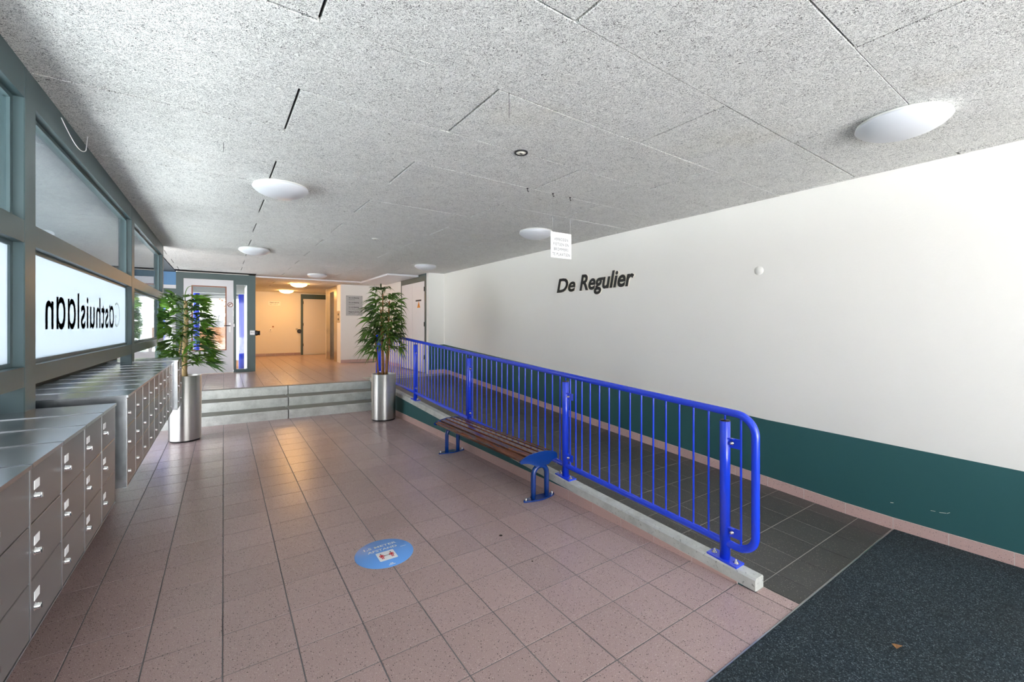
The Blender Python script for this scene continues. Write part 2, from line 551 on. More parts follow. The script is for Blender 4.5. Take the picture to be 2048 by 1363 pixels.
# ------------------------------------------------------------------ setting: ground and floors
m = MB(); m.box(-60, 60, -40, 70, -0.2, -0.06)
struct('ground', m, M['pavement'], 'pale paved ground outside the hall')
m = MB(); m.box(-40, 0.4, 24, 34, -0.06, -0.02)
tag(obj('lawn', m, M['lawn']), 'strip of lawn beyond the glazed door', None, None, 'structure')

m = MB(); m.box(-0.95, 2.7, Y_IN, 8.9, -0.06, -0.0024)
floor = struct('floor', m, M['grout'], 'lower hall floor of square pink-brown speckled tiles')
TG = 0.0026
tile_me = MB().slab(TG, 0.3 - TG, TG, 0.3 - TG, -0.012, 0, 0.0016).mesh('tile', M['tile'])
tile_l = MB().slab(TG, 0.256 - TG, TG, 0.3 - TG, -0.012, 0, 0.0016).mesh('tile', M['tile'])
tile_r = MB().slab(TG, 0.136 - TG, TG, 0.3 - TG, -0.012, 0, 0.0016).mesh('tile', M['tile'])
for j in range(23):
    y = 1.05 + 0.3 * j
    for i in range(-2, 10):
        x = -0.306 + 0.3 * i
        dz = random.uniform(-0.0006, 0.0006)
        if i == -2: link('tile', tile_l, floor, (-0.862, y, dz))
        else: link('tile', tile_r if i == 9 else tile_me, floor, (x, y, dz))
m = MB()
m.slab(2.532, 2.618, 1.052, 1.243, -0.012, 0.001, 0.0016)
obj('edge_tile', m, M['tile'], floor)

# ramp: sloping body, dark tiles, green outer face
ys = [1.05, 1.2] + [1.2 + 0.4 * k for k in range(1, 19)] + [8.75, 9.2]
m = MB()
for a, b in zip(ys[:-1], ys[1:]):
    za, zb = zr(a) - 0.0016, zr(b) - 0.0016
    xa, xb = (max(xw(a), 2.62) if a < 1.2 else xw(a) + 0.012), (2.62 if b <= 1.2 else xw(b) + 0.012)
    m.hexa([(xa, a, -0.06), (XR, a, -0.06), (XR, b, -0.06), (xb, b, -0.06), (xa, a, za), (XR, a, za), (XR, b, zb), (xb, b, zb)])
ramp = struct('floor_ramp', m, M['grout_dark'], 'sloping wheelchair ramp of dark speckled tiles beside the white wall')
cols = [2.53, 2.82, 3.11, 3.40, 3.69, 3.98, 4.169]
rows = [1.056, 1.265] + [1.265 + 0.293 * k for k in range(1, 27)]
rows = [r for r in rows if r < 9.0] + [8.93]
cache = {}
for a, b in zip(rows[:-1], rows[1:]):
    if b - a < 0.05: continue
    sl = math.atan2(zr(b) - zr(a), b - a)
    for k in range(6):
        x0 = cols[k]
        if k == 0: x0 = 2.621 if a < 1.2 else round(xw(b) + 0.03, 2)
        w = cols[k + 1] - x0
        ln = math.hypot(b - a, zr(b) - zr(a))
        key = (round(w, 3), round(ln, 3))
        if key not in cache:
            cache[key] = MB().slab(0.0022, w - 0.0022, 0.0022, ln - 0.0022, -0.012, 0, 0.0010).mesh('tile', M['tile_dark'])
        link('tile', cache[key], ramp, (x0, a, zr(a)), (sl, 0, 0))
m = MB()
for a, b in zip([1.32] + ys[2:-2], ys[2:-1]):
    m.hexa([(xw(a), a, -0.01), (xw(a) + 0.012, a, -0.01), (xw(b) + 0.012, b, -0.01), (xw(b), b, -0.01),
            (xw(a), a, zr(a)), (xw(a) + 0.012, a, zr(a)), (xw(b) + 0.012, b, zr(b)), (xw(b), b, zr(b))])
obj('side_wall', m, M['green'], ramp)

def skirt_run(name, label, spans, h, mat, normal_in=True):
    """row of skirting tiles; spans: list of (p0, p1, z0, z1): floor points along the wall face"""
    root = thing(name, label, None, (0, 0, 0), None, 'structure')
    back = MB()
    for (x0, y0), (x1, y1), z0, z1, (nx, ny) in spans:
        t = 0.007
        back.hexa([(x0, y0, z0), (x1, y1, z1), (x1 + nx * .0055, y1 + ny * .0055, z1), (x0 + nx * .0055, y0 + ny * .0055, z0), (x0, y0, z0 + h - .001), (x1, y1, z1 + h - .001), (x1 + nx * .0055, y1 + ny * .0055, z1 + h - .001), (x0 + nx * .0055, y0 + ny * .0055, z0 + h - .001)])
        m = MB()
        d = Vector((x1 - x0, y1 - y0)); L = d.length; d /= L
        g = 0.002
        ax, ay, bx, by = x0 + d.x * g, y0 + d.y * g, x1 - d.x * g, y1 - d.y * g
        m.hexa([(ax, ay, z0), (bx, by, z1), (bx + nx * t, by + ny * t, z1), (ax + nx * t, ay + ny * t, z0),
                (ax, ay, z0 + h), (bx, by, z1 + h), (bx + nx * t, by + ny * t, z1 + h - 0.002), (ax + nx * t, ay + ny * t, z0 + h - 0.002)])
        obj('tile', m, mat, root)
    obj('grout', back, M['joint'], root)
    return root

# outer foot of the ramp
sp = []
y = 1.345
while y < 7.85:
    b = min(y + 0.293, 7.9)
    sp.append(((xw(y), y), (xw(b), b), 0.0, 0.0, (-1, 0)))
    y = b
sk = skirt_run('baseboard_ramp', 'pink skirting tiles along the foot of the ramp behind the bench', sp, 0.09, M['skirt'])
for ch in list(sk.children):                   # near its low end the row is cut off under the sloping kerb
    for v in ch.data.vertices:
        v.co.z = min(v.co.z, zr(v.co.y) + 0.004)
# long wall foot
sp = []
y = -1.03
while y < 8.9:
    b = min(y + 0.297, 8.93)
    sp.append(((XR, y), (XR, b), zr(y), zr(b), (-1, 0)))
    y = b
skirt_run('baseboard_right', 'pink skirting tiles along the foot of the long white wall', sp, 0.088, M['skirt'])

# kerb
m0 = [(1.245, 2.19), (2.194, 5.05), (5.054, 7.2), (7.204, 8.55)]
kerb = thing('kerb', 'pale concrete kerb that edges the ramp and carries the blue railing', None, (0, 0, 0), None, 'structure')
for a, b in m0:
    m = MB()
    W, H, ch = 0.094, 0.070, 0.010
    ring = []
    for yy in (a, b):
        x, z = xw(yy) - 0.003, zr(yy) + 0.001
        ring.append([(x, yy, z), (x + W, yy, z - 0.01), (x + W, yy, z + H - ch), (x + W - ch, yy, z + H), (x + ch, yy, z + H), (x, yy, z + H - ch)])
    n_ = 6
    vs = ring[0] + ring[1]
    fs = [tuple(range(n_)), tuple(range(n_, 2 * n_))[::-1]] + [(i, (i + 1) % n_, n_ + (i + 1) % n_, n_ + i) for i in range(n_)]
    m.add(vs, fs)
    obj('kerb_stone', m, M['concrete'], kerb)

# stairs
def st(i, x): return (7.92, 8.305, 8.73)[i] - (0.068, 0.075, 0.088)[i] * (x + 0.33)
stairs = thing('stairs', 'three wide concrete steps, cracked across the middle, up to the passage', 'stairs', (0.8, 8.3, 0))
for i in range(3):
    z0, z1 = 0.0 if i == 0 else 0.145 * i - 0.02, 0.1447 * (i + 1)
    for a, b in ((-1.1, 0.868 + 0.04 * i), (0.884 + 0.04 * i, xw(8) - 0.001)):
        dpt = 0.46 if i < 2 else 0.14
        ya, yb = st(i, a), st(i, b)
        ch = 0.012
        m = MB()
        A = [(ya, z0), (ya, z1 - ch), (ya + ch, z1), (ya + dpt, z1), (ya + dpt, z0)]
        B = [(yb, z0), (yb, z1 - ch), (yb + ch, z1), (yb + dpt, z1), (yb + dpt, z0)]
        vs = [(a, y, z) for y, z in A] + [(b, y, z) for y, z in B]
        fs = [(0, 1, 2, 3, 4), (9, 8, 7, 6, 5)] + [(k, (k + 1) % 5, 5 + (k + 1) % 5, 5 + k) for k in range(5)]
        mi = [0] * len(fs)
        m.add(vs, fs)
        m.mi = [1 if k == 4 else 0 for k in range(len(fs))]
        obj('step', m, [M['concrete'], M['tread']], stairs)

# upper floor
m = MB()
m.box(-2.7, 0.62, 8.95, YD + 0.3, -0.06, U - 0.004)
m.box(0.62, 4.2, 8.95, YB + 0.1, -0.06, U - 0.004)
m.hexa([(-1.1, 8.90, -.06), (xw(8.4), 8.59, -.06), (xw(8.4), 8.96, -.06), (-1.1, 8.96, -.06), (-1.1, 8.90, U - .004), (xw(8.4), 8.59, U - .004), (xw(8.4), 8.96, U - .004), (-1.1, 8.96, U - .004)])
m.box(-2.7, -1.05, 8.1, 8.9, -0.06, U - 0.004)
upper = struct('floor_upper', m, M['grout'], 'upper floor of pink-brown tiles beyond the steps')
m = MB()
for i in range(-8, 15):
    for j in range(-12, 30):
        x0, y0 = -0.306 + 0.3 * i, 8.85 + 0.3 * (j)
        x1, y1 = x0 + 0.3, y0 + 0.3
        if y1 > YB or y0 < 8.5: continue
        if x1 < -0.8 and y1 > YD + 0.2: continue
        if x1 <= 0.62 and y1 > YD + 0.3: continue
        if x0 > 2.39 and y0 < 9.0: continue
        if x0 > 3.7 and y0 < 12.9: continue
        if x0 > 2.78 and 12.95 < y1 < 15.0: continue
        f0, f1 = max(y0, st(2, x0) + 0.141), max(y0, st(2, x1) + 0.141)
        if f0 > y1 - 0.02 or f1 > y1 - 0.02: continue
        g = 0.0025; ch = 0.0016
        m.add([(x0 + g, f0 + g, U - ch), (x1 - g, f1 + g, U - ch), (x1 - g, y1 - g, U - ch), (x0 + g, y1 - g, U - ch),
               (x0 + g + ch, f0 + g + ch, U), (x1 - g - ch, f1 + g + ch, U), (x1 - g - ch, y1 - g - ch, U), (x0 + g + ch, y1 - g - ch, U)],
              [(4, 5, 6, 7), (0, 1, 5, 4), (1, 2, 6, 5), (2, 3, 7, 6), (3, 0, 4, 7)])
tag(obj('tile', m, M['tile'], upper), None, None, None, 'stuff')

# ------------------------------------------------------------------ setting: ceiling
m = MB()
m.box(-2.7, XR + 0.2, Y_IN - 0.1, YD + 0.1, ZC + 0.02, ZC + 0.24)
m.box(0.5, XR + 0.2, YD + 0.1, YB + 0.2, ZC + 0.02, ZC + 0.24)
ceiling = struct('ceiling', m, M['gap'], 'ceiling of pale wood-wool panels')
cache = {}
PW = 0.5635
for k in range(-9, 29):
    y0 = 1.205 + PW * k
    y1 = y0 + PW
    if y1 < Y_IN or y0 > YB: continue
    y1 = min(y1, YB)
    off = 0.31 if k % 2 == 0 else 1.13
    lo, hi = (-0.86, XR + 0.01) if y0 < 11.2 else (0.63, XR + 0.01)
    x = off - 1.905 * 3
    while x < hi:
        a, b = max(x, lo), min(x + 1.905, hi)
        x += 1.905
        if b - a < 0.05: continue
        key = (round(b - a, 3), round(y1 - y0, 3))
        if key not in cache:
            w, d = key
            cache[key] = MB().slab(0.0055, w - 0.0055, 0.0024, d - 0.0024, 0, 0.019, 0.002, 0, False).mesh('ceiling_panel', M['wool'])
        link('ceiling_panel', cache[key], ceiling, (a, y0 + 0.018 * ((a + b) / 2 - 1.0), ZC + random.uniform(-0.0008, 0.0008)), (0, 0, 0.016))

m = MB(); m.box(-2.69, -0.87, Y_IN, YD, ZC - 0.01, ZC + 0.019)
struct('roof_soffit', m, M['soffit'], 'plain grey soffit outside over the pavement by the window wall')
# white trim across the ceiling where the passage begins, and the flat access board beside it
m = MB(); m.box(0.63, 3.05, YD + 0.02, YD + 0.065, ZC - 0.03, ZC - 0.001)
struct('trim_1', m, M['white'], 'slim white batten across the ceiling at the mouth of the passage')
m = MB(); m.slab(3.05, 3.775, 9.5, 11.88, ZC - 0.045, ZC - 0.006, 0.004, 0, False)
tag(obj('ceiling_board', m, M['white']), 'flat white board under the ceiling before the double cupboard doors', 'board')

# ------------------------------------------------------------------ setting: long wall on the ramp side
band = [(Y_IN, 0.60), (0.2, 0.607), (1.95, 0.655), (8.70, 1.073), (8.94, 1.088)]
m = MB()
pts = band
for (a, za), (b, zb) in zip(pts[:-1], pts[1:]):
    m.add([(XR, a, -0.06), (XR, b, -0.06), (XR, b, zb), (XR, a, za)], [(0, 1, 2, 3)], 1)
    m.add([(XR, a, za), (XR, b, zb), (XR, b, ZC + 0.02), (XR, a, ZC + 0.02)], [(0, 1, 2, 3)], 0)
m.box(XR + 0.0005, XR + 0.2, Y_IN, YB + 0.1, -0.06, ZC + 0.02)
wall_r = struct('wall_right', m, [M['wall'], M['green']], 'long off-white plastered wall with a dark green painted band at its foot')
for (y0, z0, y1, z1, w) in ((1.066, 0.192, 1.048, 0.196, 0.004), (0.845, 0.212, 0.82, 0.216, 0.002), (0.80, 0.214, 0.765, 0.222, 0.003), (0.762, 0.222, 0.747, 0.232, 0.003)):
    m = MB(); m.hexa([(XR - .0008, y0, z0), (XR + .001, y0, z0), (XR + .001, y1, z1), (XR - .0008, y1, z1), (XR - .0008, y0, z0 + w), (XR + .001, y0, z0 + w), (XR + .001, y1, z1 + w), (XR - .0008, y1, z1 + w)])
    obj('paint_chip', m, M['offwhite'], wall_r)

# short return and cupboard wall
XC = 3.789
m = MB()
zb0, zb1 = 1.088, 1.075
m.add([(XC, 8.94, U), (XR, 8.94, U), (XR, 8.94, zb0), (XC, 8.94, zb1)], [(0, 1, 2, 3)], 1)
m.add([(XC, 8.94, zb1), (XR, 8.94, zb0), (XR, 8.94, ZC), (XC, 8.94, ZC)], [(0, 1, 2, 3)], 0)
m.box(XC, XR, 8.941, 9.06, U - 0.1, ZC)
m.box(XC, XC + 0.12, 10.70, 12.95, U - 0.1, ZC)
wall_c = struct('wall_cupboard', m, [M['wall_smooth'], M['green']], 'short white return wall with the green band, and the wall beside the cupboard doors')
sp = []
x = XC
while x < XR - 0.01:
    b = min(x + 0.19, XR); sp.append(((x, 8.94), (b, 8.94), U, U, (0, -1))); x = b
y = 10.72
while y < 12.94:
    b = min(y + 0.297, 12.945); sp.append(((XC, y), (XC, b), U, U, (-1, 0))); y = b
x = 2.79
while x < XC - 0.01:
    b = min(x + 0.297, XC); sp.append(((x, 12.95), (b, 12.95), U, U, (0, -1))); x = b
skirt_run('baseboard_back', 'pink skirting tiles around the cupboard and directory walls', sp, 0.088, M['skirt'])

# double cupboard doors
door2 = thing('door_2', 'white double cupboard doors in a dark green frame behind the ramp', None, (XC, 9.9, U), None, 'structure')
m = MB()
m.box(XC - 0.012, XC + 0.1, 9.06, 9.14, U, ZC)
m.box(XC - 0.012, XC + 0.1, 10.62, 10.70, U, ZC)
m.box(XC - 0.012, XC + 0.1, 9.14, 10.62, 2.535, ZC)
obj('door_frame', m, M['frame_dark'], door2)
m = MB(); m.slab(9.145, 9.878, U + 0.02, 2.53, 0, 0.035, 0.003)
for a, b in ((9.145, 9.878), (9.886, 10.615)):
    m = MB(); m.box(XC - 0.018, XC + 0.03, a, b, U + 0.018, 2.53)
    lf = obj('door_leaf', m, M['white'], door2)
for z in (0.75, 1.5, 2.3):
    m = MB(); m.tube([(XC - 0.02, 9.14, z), (XC - 0.02, 9.14, z + 0.1)], 0.009, 8)
    obj('hinge', m, M['black'], door2)
m = MB(); m.box(XC + 0.05, XC + 0.3, 9.06, 10.7, U, ZC)
obj('backing', m, M['gap'], door2)
ws = thing('warning_sign', 'orange hazard triangle under a small grey nameplate on the cupboard door', 'sign', (XC - 0.02, 9.47, 2.0))
m = MB(); m.box(XC - 0.021, XC - 0.0185, 9.32, 9.655, 2.085, 2.12)
obj('nameplate', m, M['ink'], ws)
m = MB(); m.prism([(9.38, 1.935), (9.56, 1.935), (9.47, 2.085)], 'x', XC - 0.021, XC - 0.0185)
obj('triangle', m, M['orange'], ws)
m = MB(); m.prism([(9.475, 2.03), (9.455, 1.99), (9.468, 1.992), (9.46, 1.95), (9.49, 2.0), (9.474, 1.998)], 'x', XC - 0.0225, XC - 0.0205)
obj('lightning_mark', m, M['black'], ws)

# directory wall, lift wall, passage walls
m = MB()
m.box(2.785, XR + 0.1, 12.95, 13.395, U - 0.1, ZC)
m.box(3.05, XR + 0.1, 13.395, 14.96, U - 0.1, ZC)
m.box(2.785, XR + 0.1, 14.96, 15.10, U - 0.1, ZC)
struct('wall_lift', m, M['wall_smooth'], 'white block of wall that holds the lift and the floor directory')
m = MB(); m.box(0.3, XR + 0.1, YB, YB + 0.15, U - 0.1, ZC)
struct('wall_back', m, M['wall_smooth'], 'far wall of the passage under the glowing lamps')
m = MB(); m.box(-2.69, -2.6, 8.5, 11.75, U - 0.1, ZC - 0.01)  # added out of view to block street daylight from the white door
struct('wall_light_block', m, M['wall_smooth'], 'short unseen wall, added to keep daylight off the white glazed door')
m = MB(); m.box(0.52, 0.62, YD + 0.13, YB, U - 0.1, ZC)
struct('wall_passage', m, M['wall_smooth'], 'near side wall of the passage behind the glazed door')
sp = []
x = 0.62
while x < 2.32:
    b = min(x + 0.297, 2.33); sp.append(((x, YB), (b, YB), U, U, (0, -1))); x = b
skirt_run('baseboard_passage', 'brown skirting tiles along the far wall of the passage', sp, 0.09, M['tile'])

# lift
lift = thing('lift_entrance', 'brushed steel lift entrance with a tall recessed door in the white wall', 'lift', (2.8, 14.2, U))
m = MB(); m.box(2.772, 2.96, 14.35, 14.955, U, ZC - 0.01); obj('jamb', m, M['lift'], lift)
m = MB(); m.box(2.772, 2.96, 13.40, 13.78, U, ZC - 0.01); obj('jamb', m, M['lift'], lift)
m = MB(); m.box(2.772, 2.96, 13.78, 14.35, 2.55, ZC - 0.01); obj('header', m, M['lift'], lift)
m = MB(); m.box(2.93, 2.97, 13.78, 14.062, U, 2.55); obj('door_leaf', m, M['lift'], lift)
m = MB(); m.box(2.935, 2.975, 14.068, 14.35, U, 2.55); obj('door_leaf', m, M['lift'], lift)
cp = thing('lift_call_panel', 'slim steel call panel beside the lift near the directory wall', 'panel', (2.78, 13.19, 1.76))
m = MB(); m.box(2.772, 2.786, 13.02, 13.36, 1.60, 1.94); obj('plate', m, M['lift'], cp)
for z in (1.70, 1.84):
    m = MB(); m.box(2.767, 2.773, 13.14, 13.24, z - 0.03, z + 0.03); obj('button', m, M['black'], cp)

# directory plate: floors of the building
dp = thing('floor_directory', 'grey floor directory plate with four black entries on the white wall', 'sign', (3.16, 12.94, 2.1))
m = MB(); m.box(2.935, 3.40, 12.938, 12.949, 1.805, 2.387); obj('plate', m, M['plate'], dp)
for k, (a, b) in enumerate((('3e verdieping', 'Nrs 43 t/m 57'), ('2e verdieping', 'Nrs 27 t/m 41'), ('1e verdieping', 'Nrs 11 t/m 25'), ('Begane grond', 'Nrs 1 t/m 9'))):
    z = 2.300 - 0.137 * k
    lettering('lettering', a, M['black'], (3.01, 12.936, z), (1, 0, 0), (0, 0, 1), width=0.285, height=0.042, bold=0.02, parent=dp)
    lettering('lettering', b, M['black'], (3.01, 12.936, z - 0.042), (1, 0, 0), (0, 0, 1), width=0.165, height=0.026, parent=dp)
for x in (2.955, 3.38):
    for z in (1.825, 2.367):
        m = MB(); m.tube([(x, 12.939, z), (x, 12.932, z)], 0.008, 8); obj('screw', m, M['chrome'], dp)

# sign, switch and buttons on the far wall
bs = thing('floor_sign', 'cream ground-floor sign high on the far wall of the passage', 'sign', (1.49, YB, 2.3))
m = MB(); m.box(1.30, 1.675, YB - 0.014, YB - 0.001, 2.225, 2.372); obj('plate', m, M['card'], bs)
lettering('lettering', 'Begane grond', M['black'], (1.345, YB - 0.016, 2.305), (1, 0, 0), (0, 0, 1), width=0.285, height=0.04, bold=0.02, parent=bs)
lettering('lettering', 'Nrs 1 t/m 9', M['black'], (1.345, YB - 0.016, 2.255), (1, 0, 0), (0, 0, 1), width=0.24, height=0.026, parent=bs)
wb = thing('wall_switch', 'small white push switch box on the far wall of the passage', 'switch', (1.37, YB, 1.36))
m = MB(); m.box(1.325, 1.41, YB - 0.03, YB - 0.001, 1.315, 1.40); obj('box', m, M['card'], wb)
m = MB(); m.box(1.35, 1.385, YB - 0.036, YB - 0.029, 1.34, 1.375); obj('button', m, M['plate'], wb)
m = MB(); m.tube([(1.444, YB - 0.001, 1.467), (1.444, YB - 0.012, 1.467)], 0.025, 12)
tag(obj('wall_sensor', m, M['bead']), 'tiny dark round sensor just above the white push switch', 'sensor')
m = MB(); m.box(2.17, 2.24, YB - 0.02, YB - 0.001, 1.34, 1.41)
tag(obj('light_switch', m, M['plate']), 'small grey light switch beside the far door frame', 'switch')
def door_magnet(label, x, y, z, axis):
    r = thing('door_magnet', label, 'door holder', (x, y, z))
    ax = Vector(axis)
    m = MB(); m.tube([Vector((x, y, z)), Vector((x, y, z)) + ax * 0.035], 0.075, 20); obj('housing', m, M['black'], r)
    m = MB(); m.tube([Vector((x, y, z)) + ax * 0.034, Vector((x, y, z)) + ax * 0.05], 0.03, 14); obj('magnet', m, M['ink'], r)
door_magnet('black round door magnet on the far wall by the door frame', 2.285, YB - 0.002, 1.30, (0, -1, 0))

# far door
door3 = thing('door_3', 'plain pale door in a dark green frame at the end of the passage', None, (2.8, YB, U), None, 'structure')
m = MB()
m.box(2.335, 2.41, YB - 0.03, YB - 0.001, U, 2.66)
m.box(3.36, 3.43, YB - 0.03, YB - 0.001, U, 2.66)
m.box(2.41, 3.36, YB - 0.03, YB - 0.001, 2.49, 2.66)
obj('door_frame', m, M['frame_dark'], door3)
m = MB(); m.box(2.415, 3.355, YB - 0.022, YB - 0.002, U + 0.015, 2.485); obj('door_leaf', m, M['white'], door3)
for z in (0.75, 1.5, 2.3):
    m = MB(); m.tube([(2.413, YB - 0.03, z), (2.413, YB - 0.03, z + 0.1)], 0.01, 8); obj('hinge', m, M['black'], door3)

# ------------------------------------------------------------------ white glazed door with its frame and sidelight
door1 = thing('door_1', 'white door with a tall clear pane in a dark green frame at the top of the steps', None, (-0.28, YD, U), None, 'structure')
m = MB()
m.box(-0.868, -0.742, YD, YD + 0.12, U, ZC)
m.box(-0.742, 0.62, YD, YD + 0.12, 2.566, ZC)
m.box(0.184, 0.238, YD, YD + 0.12, U, 2.566)
m.box(0.452, 0.50, YD, YD + 0.12, U, 2.566)
m.box(0.50, 0.62, YD - 0.015, YD + 0.13, U, ZC)
m.box(0.238, 0.452, YD + 0.01, YD + 0.11, U, 0.50)
m.box(0.238, 0.452, YD + 0.01, YD + 0.11, 2.47, 2.566)
obj('door_frame', m, M['frame_dark'], door1)
m = MB()
x0, x1, z0, z1 = -0.738, 0.180, U + 0.012, 2.562
gx0, gx1, gz0, gz1 = -0.597, 0.048, 0.95, 2.415
m.box(x0, gx0, YD + 0.01, YD + 0.055, z0, z1)
m.box(gx1, x1, YD + 0.01, YD + 0.055, z0, z1)
m.box(gx0, gx1, YD + 0.01, YD + 0.055, z0, gz0)
m.box(gx0, gx1, YD + 0.01, YD + 0.055, gz1, z1)
leaf1 = obj('door_leaf', m, M['white'], door1)
m = MB(); b_ = 0.022
m.box(gx0, gx0 + b_, YD + 0.004, YD + 0.05, gz0, gz1); m.box(gx1 - b_, gx1, YD + 0.004, YD + 0.05, gz0, gz1)
m.box(gx0 + b_, gx1 - b_, YD + 0.004, YD + 0.05, gz0, gz0 + b_); m.box(gx0 + b_, gx1 - b_, YD + 0.004, YD + 0.05, gz1 - b_, gz1)
obj('glazing_bead', m, M['bead'], door1)
m = MB(); m.box(gx0 + b_, gx1 - b_, YD + 0.025, YD + 0.031, gz0 + b_, gz1 - b_); obj('pane', m, M['glass'], door1)
m = MB(); m.box(0.238, 0.452, YD + 0.05, YD + 0.056, 0.50, 2.47); obj('sidelight_pane', m, M['glass'], door1)
m = MB(); m.slab(0.092, 0.138, 1.364, 1.585, 0, 0.01, 0.003); m.moved(Matrix(((1, 0, 0, 0), (0, 0, -1, YD + 0.01), (0, 1, 0, 0), (0, 0, 0, 1)))); obj('handle_plate', m, M['card'], door1)
m = MB(); m.tube([(0.115, YD, 1.515), (0.115, YD - 0.045, 1.515), (0.10, YD - 0.052, 1.515), (0.0, YD - 0.052, 1.515)], 0.009, 8); obj('lever', m, M['black'], door1)
m = MB(); m.box(0.184, 0.203, YD - 0.004, YD + 0.002, 1.49, 1.56); obj('strike_plate', m, M['card'], door1)
ns = thing('prohibition_sticker', 'small round red-ringed prohibition sticker on the white door above the handle', 'sticker', (0.12, YD, 2.0))
m = MB(); m.lathe([(0.0, 0.0), (0.055, 0.0)], 24); m.lathe([(0.0, -0.0008), (0.055, -0.0008), (0.055, 0)], 24)
mt = Matrix.Translation((0.12, YD + 0.0085, 2.0)) @ Matrix.Rotation(PI / 2, 4, 'X')
m.moved(mt); obj('backing', m, M['card'], ns)
m = MB(); m.lathe([(0.042, 0.0), (0.056, 0.0)], 24); m.moved(Matrix.Translation((0.12, YD + 0.0065, 2.0)) @ Matrix.Rotation(PI / 2, 4, 'X')); obj('ring', m, M['bead'], ns)
m = MB(); m.box(-0.044, 0.044, -0.006, 0.006, 0, 0.0006); m.box(-0.02, 0.02, 0.012, 0.022, 0, 0.0006)
m.moved(Matrix.Translation((0.12, YD + 0.0068, 2.0)) @ Matrix.Rotation(PI / 2, 4, 'X') @ Matrix.Rotation(0.78, 4, 'Z')); obj('slash', m, M['bead'], ns)
tl = thing('door_tag', 'small white lettered tag on the green post beside the passage', 'tag', (0.555, YD - 0.016, 1.35))
m = MB(); m.box(0.508, 0.602, YD - 0.022, YD - 0.0155, 1.30, 1.40); obj('plate', m, M['card'], tl)
lettering('lettering', 'TK.2', M['ink'], (0.52, YD - 0.023, 1.335), (1, 0, 0), (0, 0, 1), width=0.07, height=0.034, parent=tl)
r = thing('door_magnet', 'black round door magnet on the edge of the green post', 'door holder', (0.64, YD + 0.05, 1.34))
m = MB(); m.tube([(0.62, YD + 0.05, 1.341), (0.665, YD + 0.05, 1.341)], 0.062, 20); obj('housing', m, M['black'], r)
m = MB(); m.tube([(0.664, YD + 0.05, 1.341), (0.715, YD + 0.05, 1.341)], [0.05, 0.055], 20); obj('buffer', m, M['black'], r)
m = MB(); m.tube([(0.64, YD - 0.016, 1.341), (0.64, YD - 0.03, 1.341)], 0.028, 14); obj('magnet', m, M['ink'], r)

# glazed front beside that door (towards the street)
win4 = thing('window_4', 'glazed front with a blue header and pale lower panel beyond the mailboxes', None, (-1.7, YD, U), None, 'structure')
xa, xb = -2.65, -0.868
m = MB(); m.box(xa, xb, YD + 0.02, YD + 0.12, 2.405, ZC); obj('header', m, M['bluegrey'], win4)
m = MB(); m.box(xa, xb, YD, YD + 0.12, 2.33, 2.405); m.box(xa, xb, YD, YD + 0.12, 2.125, 2.21)
for x in (-0.93, -1.33, -1.95, xa):
    m.box(x, x + 0.055, YD + 0.01, YD + 0.1, 0.965, 2.125)
m.box(xa, xb, YD, YD + 0.1, 0.90, 0.965)
obj('rails', m, M['white'], win4)
m = MB(); m.box(xa, xb, YD + 0.03, YD + 0.1, 2.21, 2.33); obj('louvre', m, M['frame_dark'], win4)
m = MB(); m.box(xa, xb, YD + 0.05, YD + 0.056, 0.965, 2.125); obj('pane', m, M['glass'], win4)
m = MB(); m.box(xa, xb, YD + 0.03, YD + 0.08, U, 0.90); obj('lower_panel', m, M['white'], win4)

# ------------------------------------------------------------------ window wall
wl = thing('wall_left', 'grey-green framed window wall above the mailboxes', None, (XL, 3.5, 0), None, 'structure')
XG = -0.79
posts = [(-3.3, -3.165), (-1.3, -1.165), (0.10, 0.235), (2.811, 2.946), (5.498, 5.636), (7.985, 8.101)]
for a, b in posts:
    m = MB(); m.slab(0, b - a, 0, ZC, 0, 0.085, 0.004)
    m.v = [(q[0], q[1] if q[1] > 0.3 else 0.70, q[2]) for q in m.v]
    m.moved(Matrix(((0, 0, 1, XL - 0.085), (1, 0, 0, a), (0, 1, 0, 0), (0, 0, 0, 1))))
    obj('post', m, M['frame'], wl)
for z0, z1, nm in ((2.555, ZC - 0.001, 'head_beam'), (1.905, 2.005, 'transom'), (1.255, 1.345, 'sill_beam')):
    for (a0, a1), (b0, b1) in zip(posts[:-1], posts[1:]):
        m = MB(); m.box(XL - 0.085, XL - 0.0012, a1, b0, z0, z1)
        obj(nm, m, M['frame'], wl)
m = MB(); m.box(-1.02, -0.955, Y_IN, 6.2, -0.06, 1.25)
obj('parapet', m, M['recess'], wl)

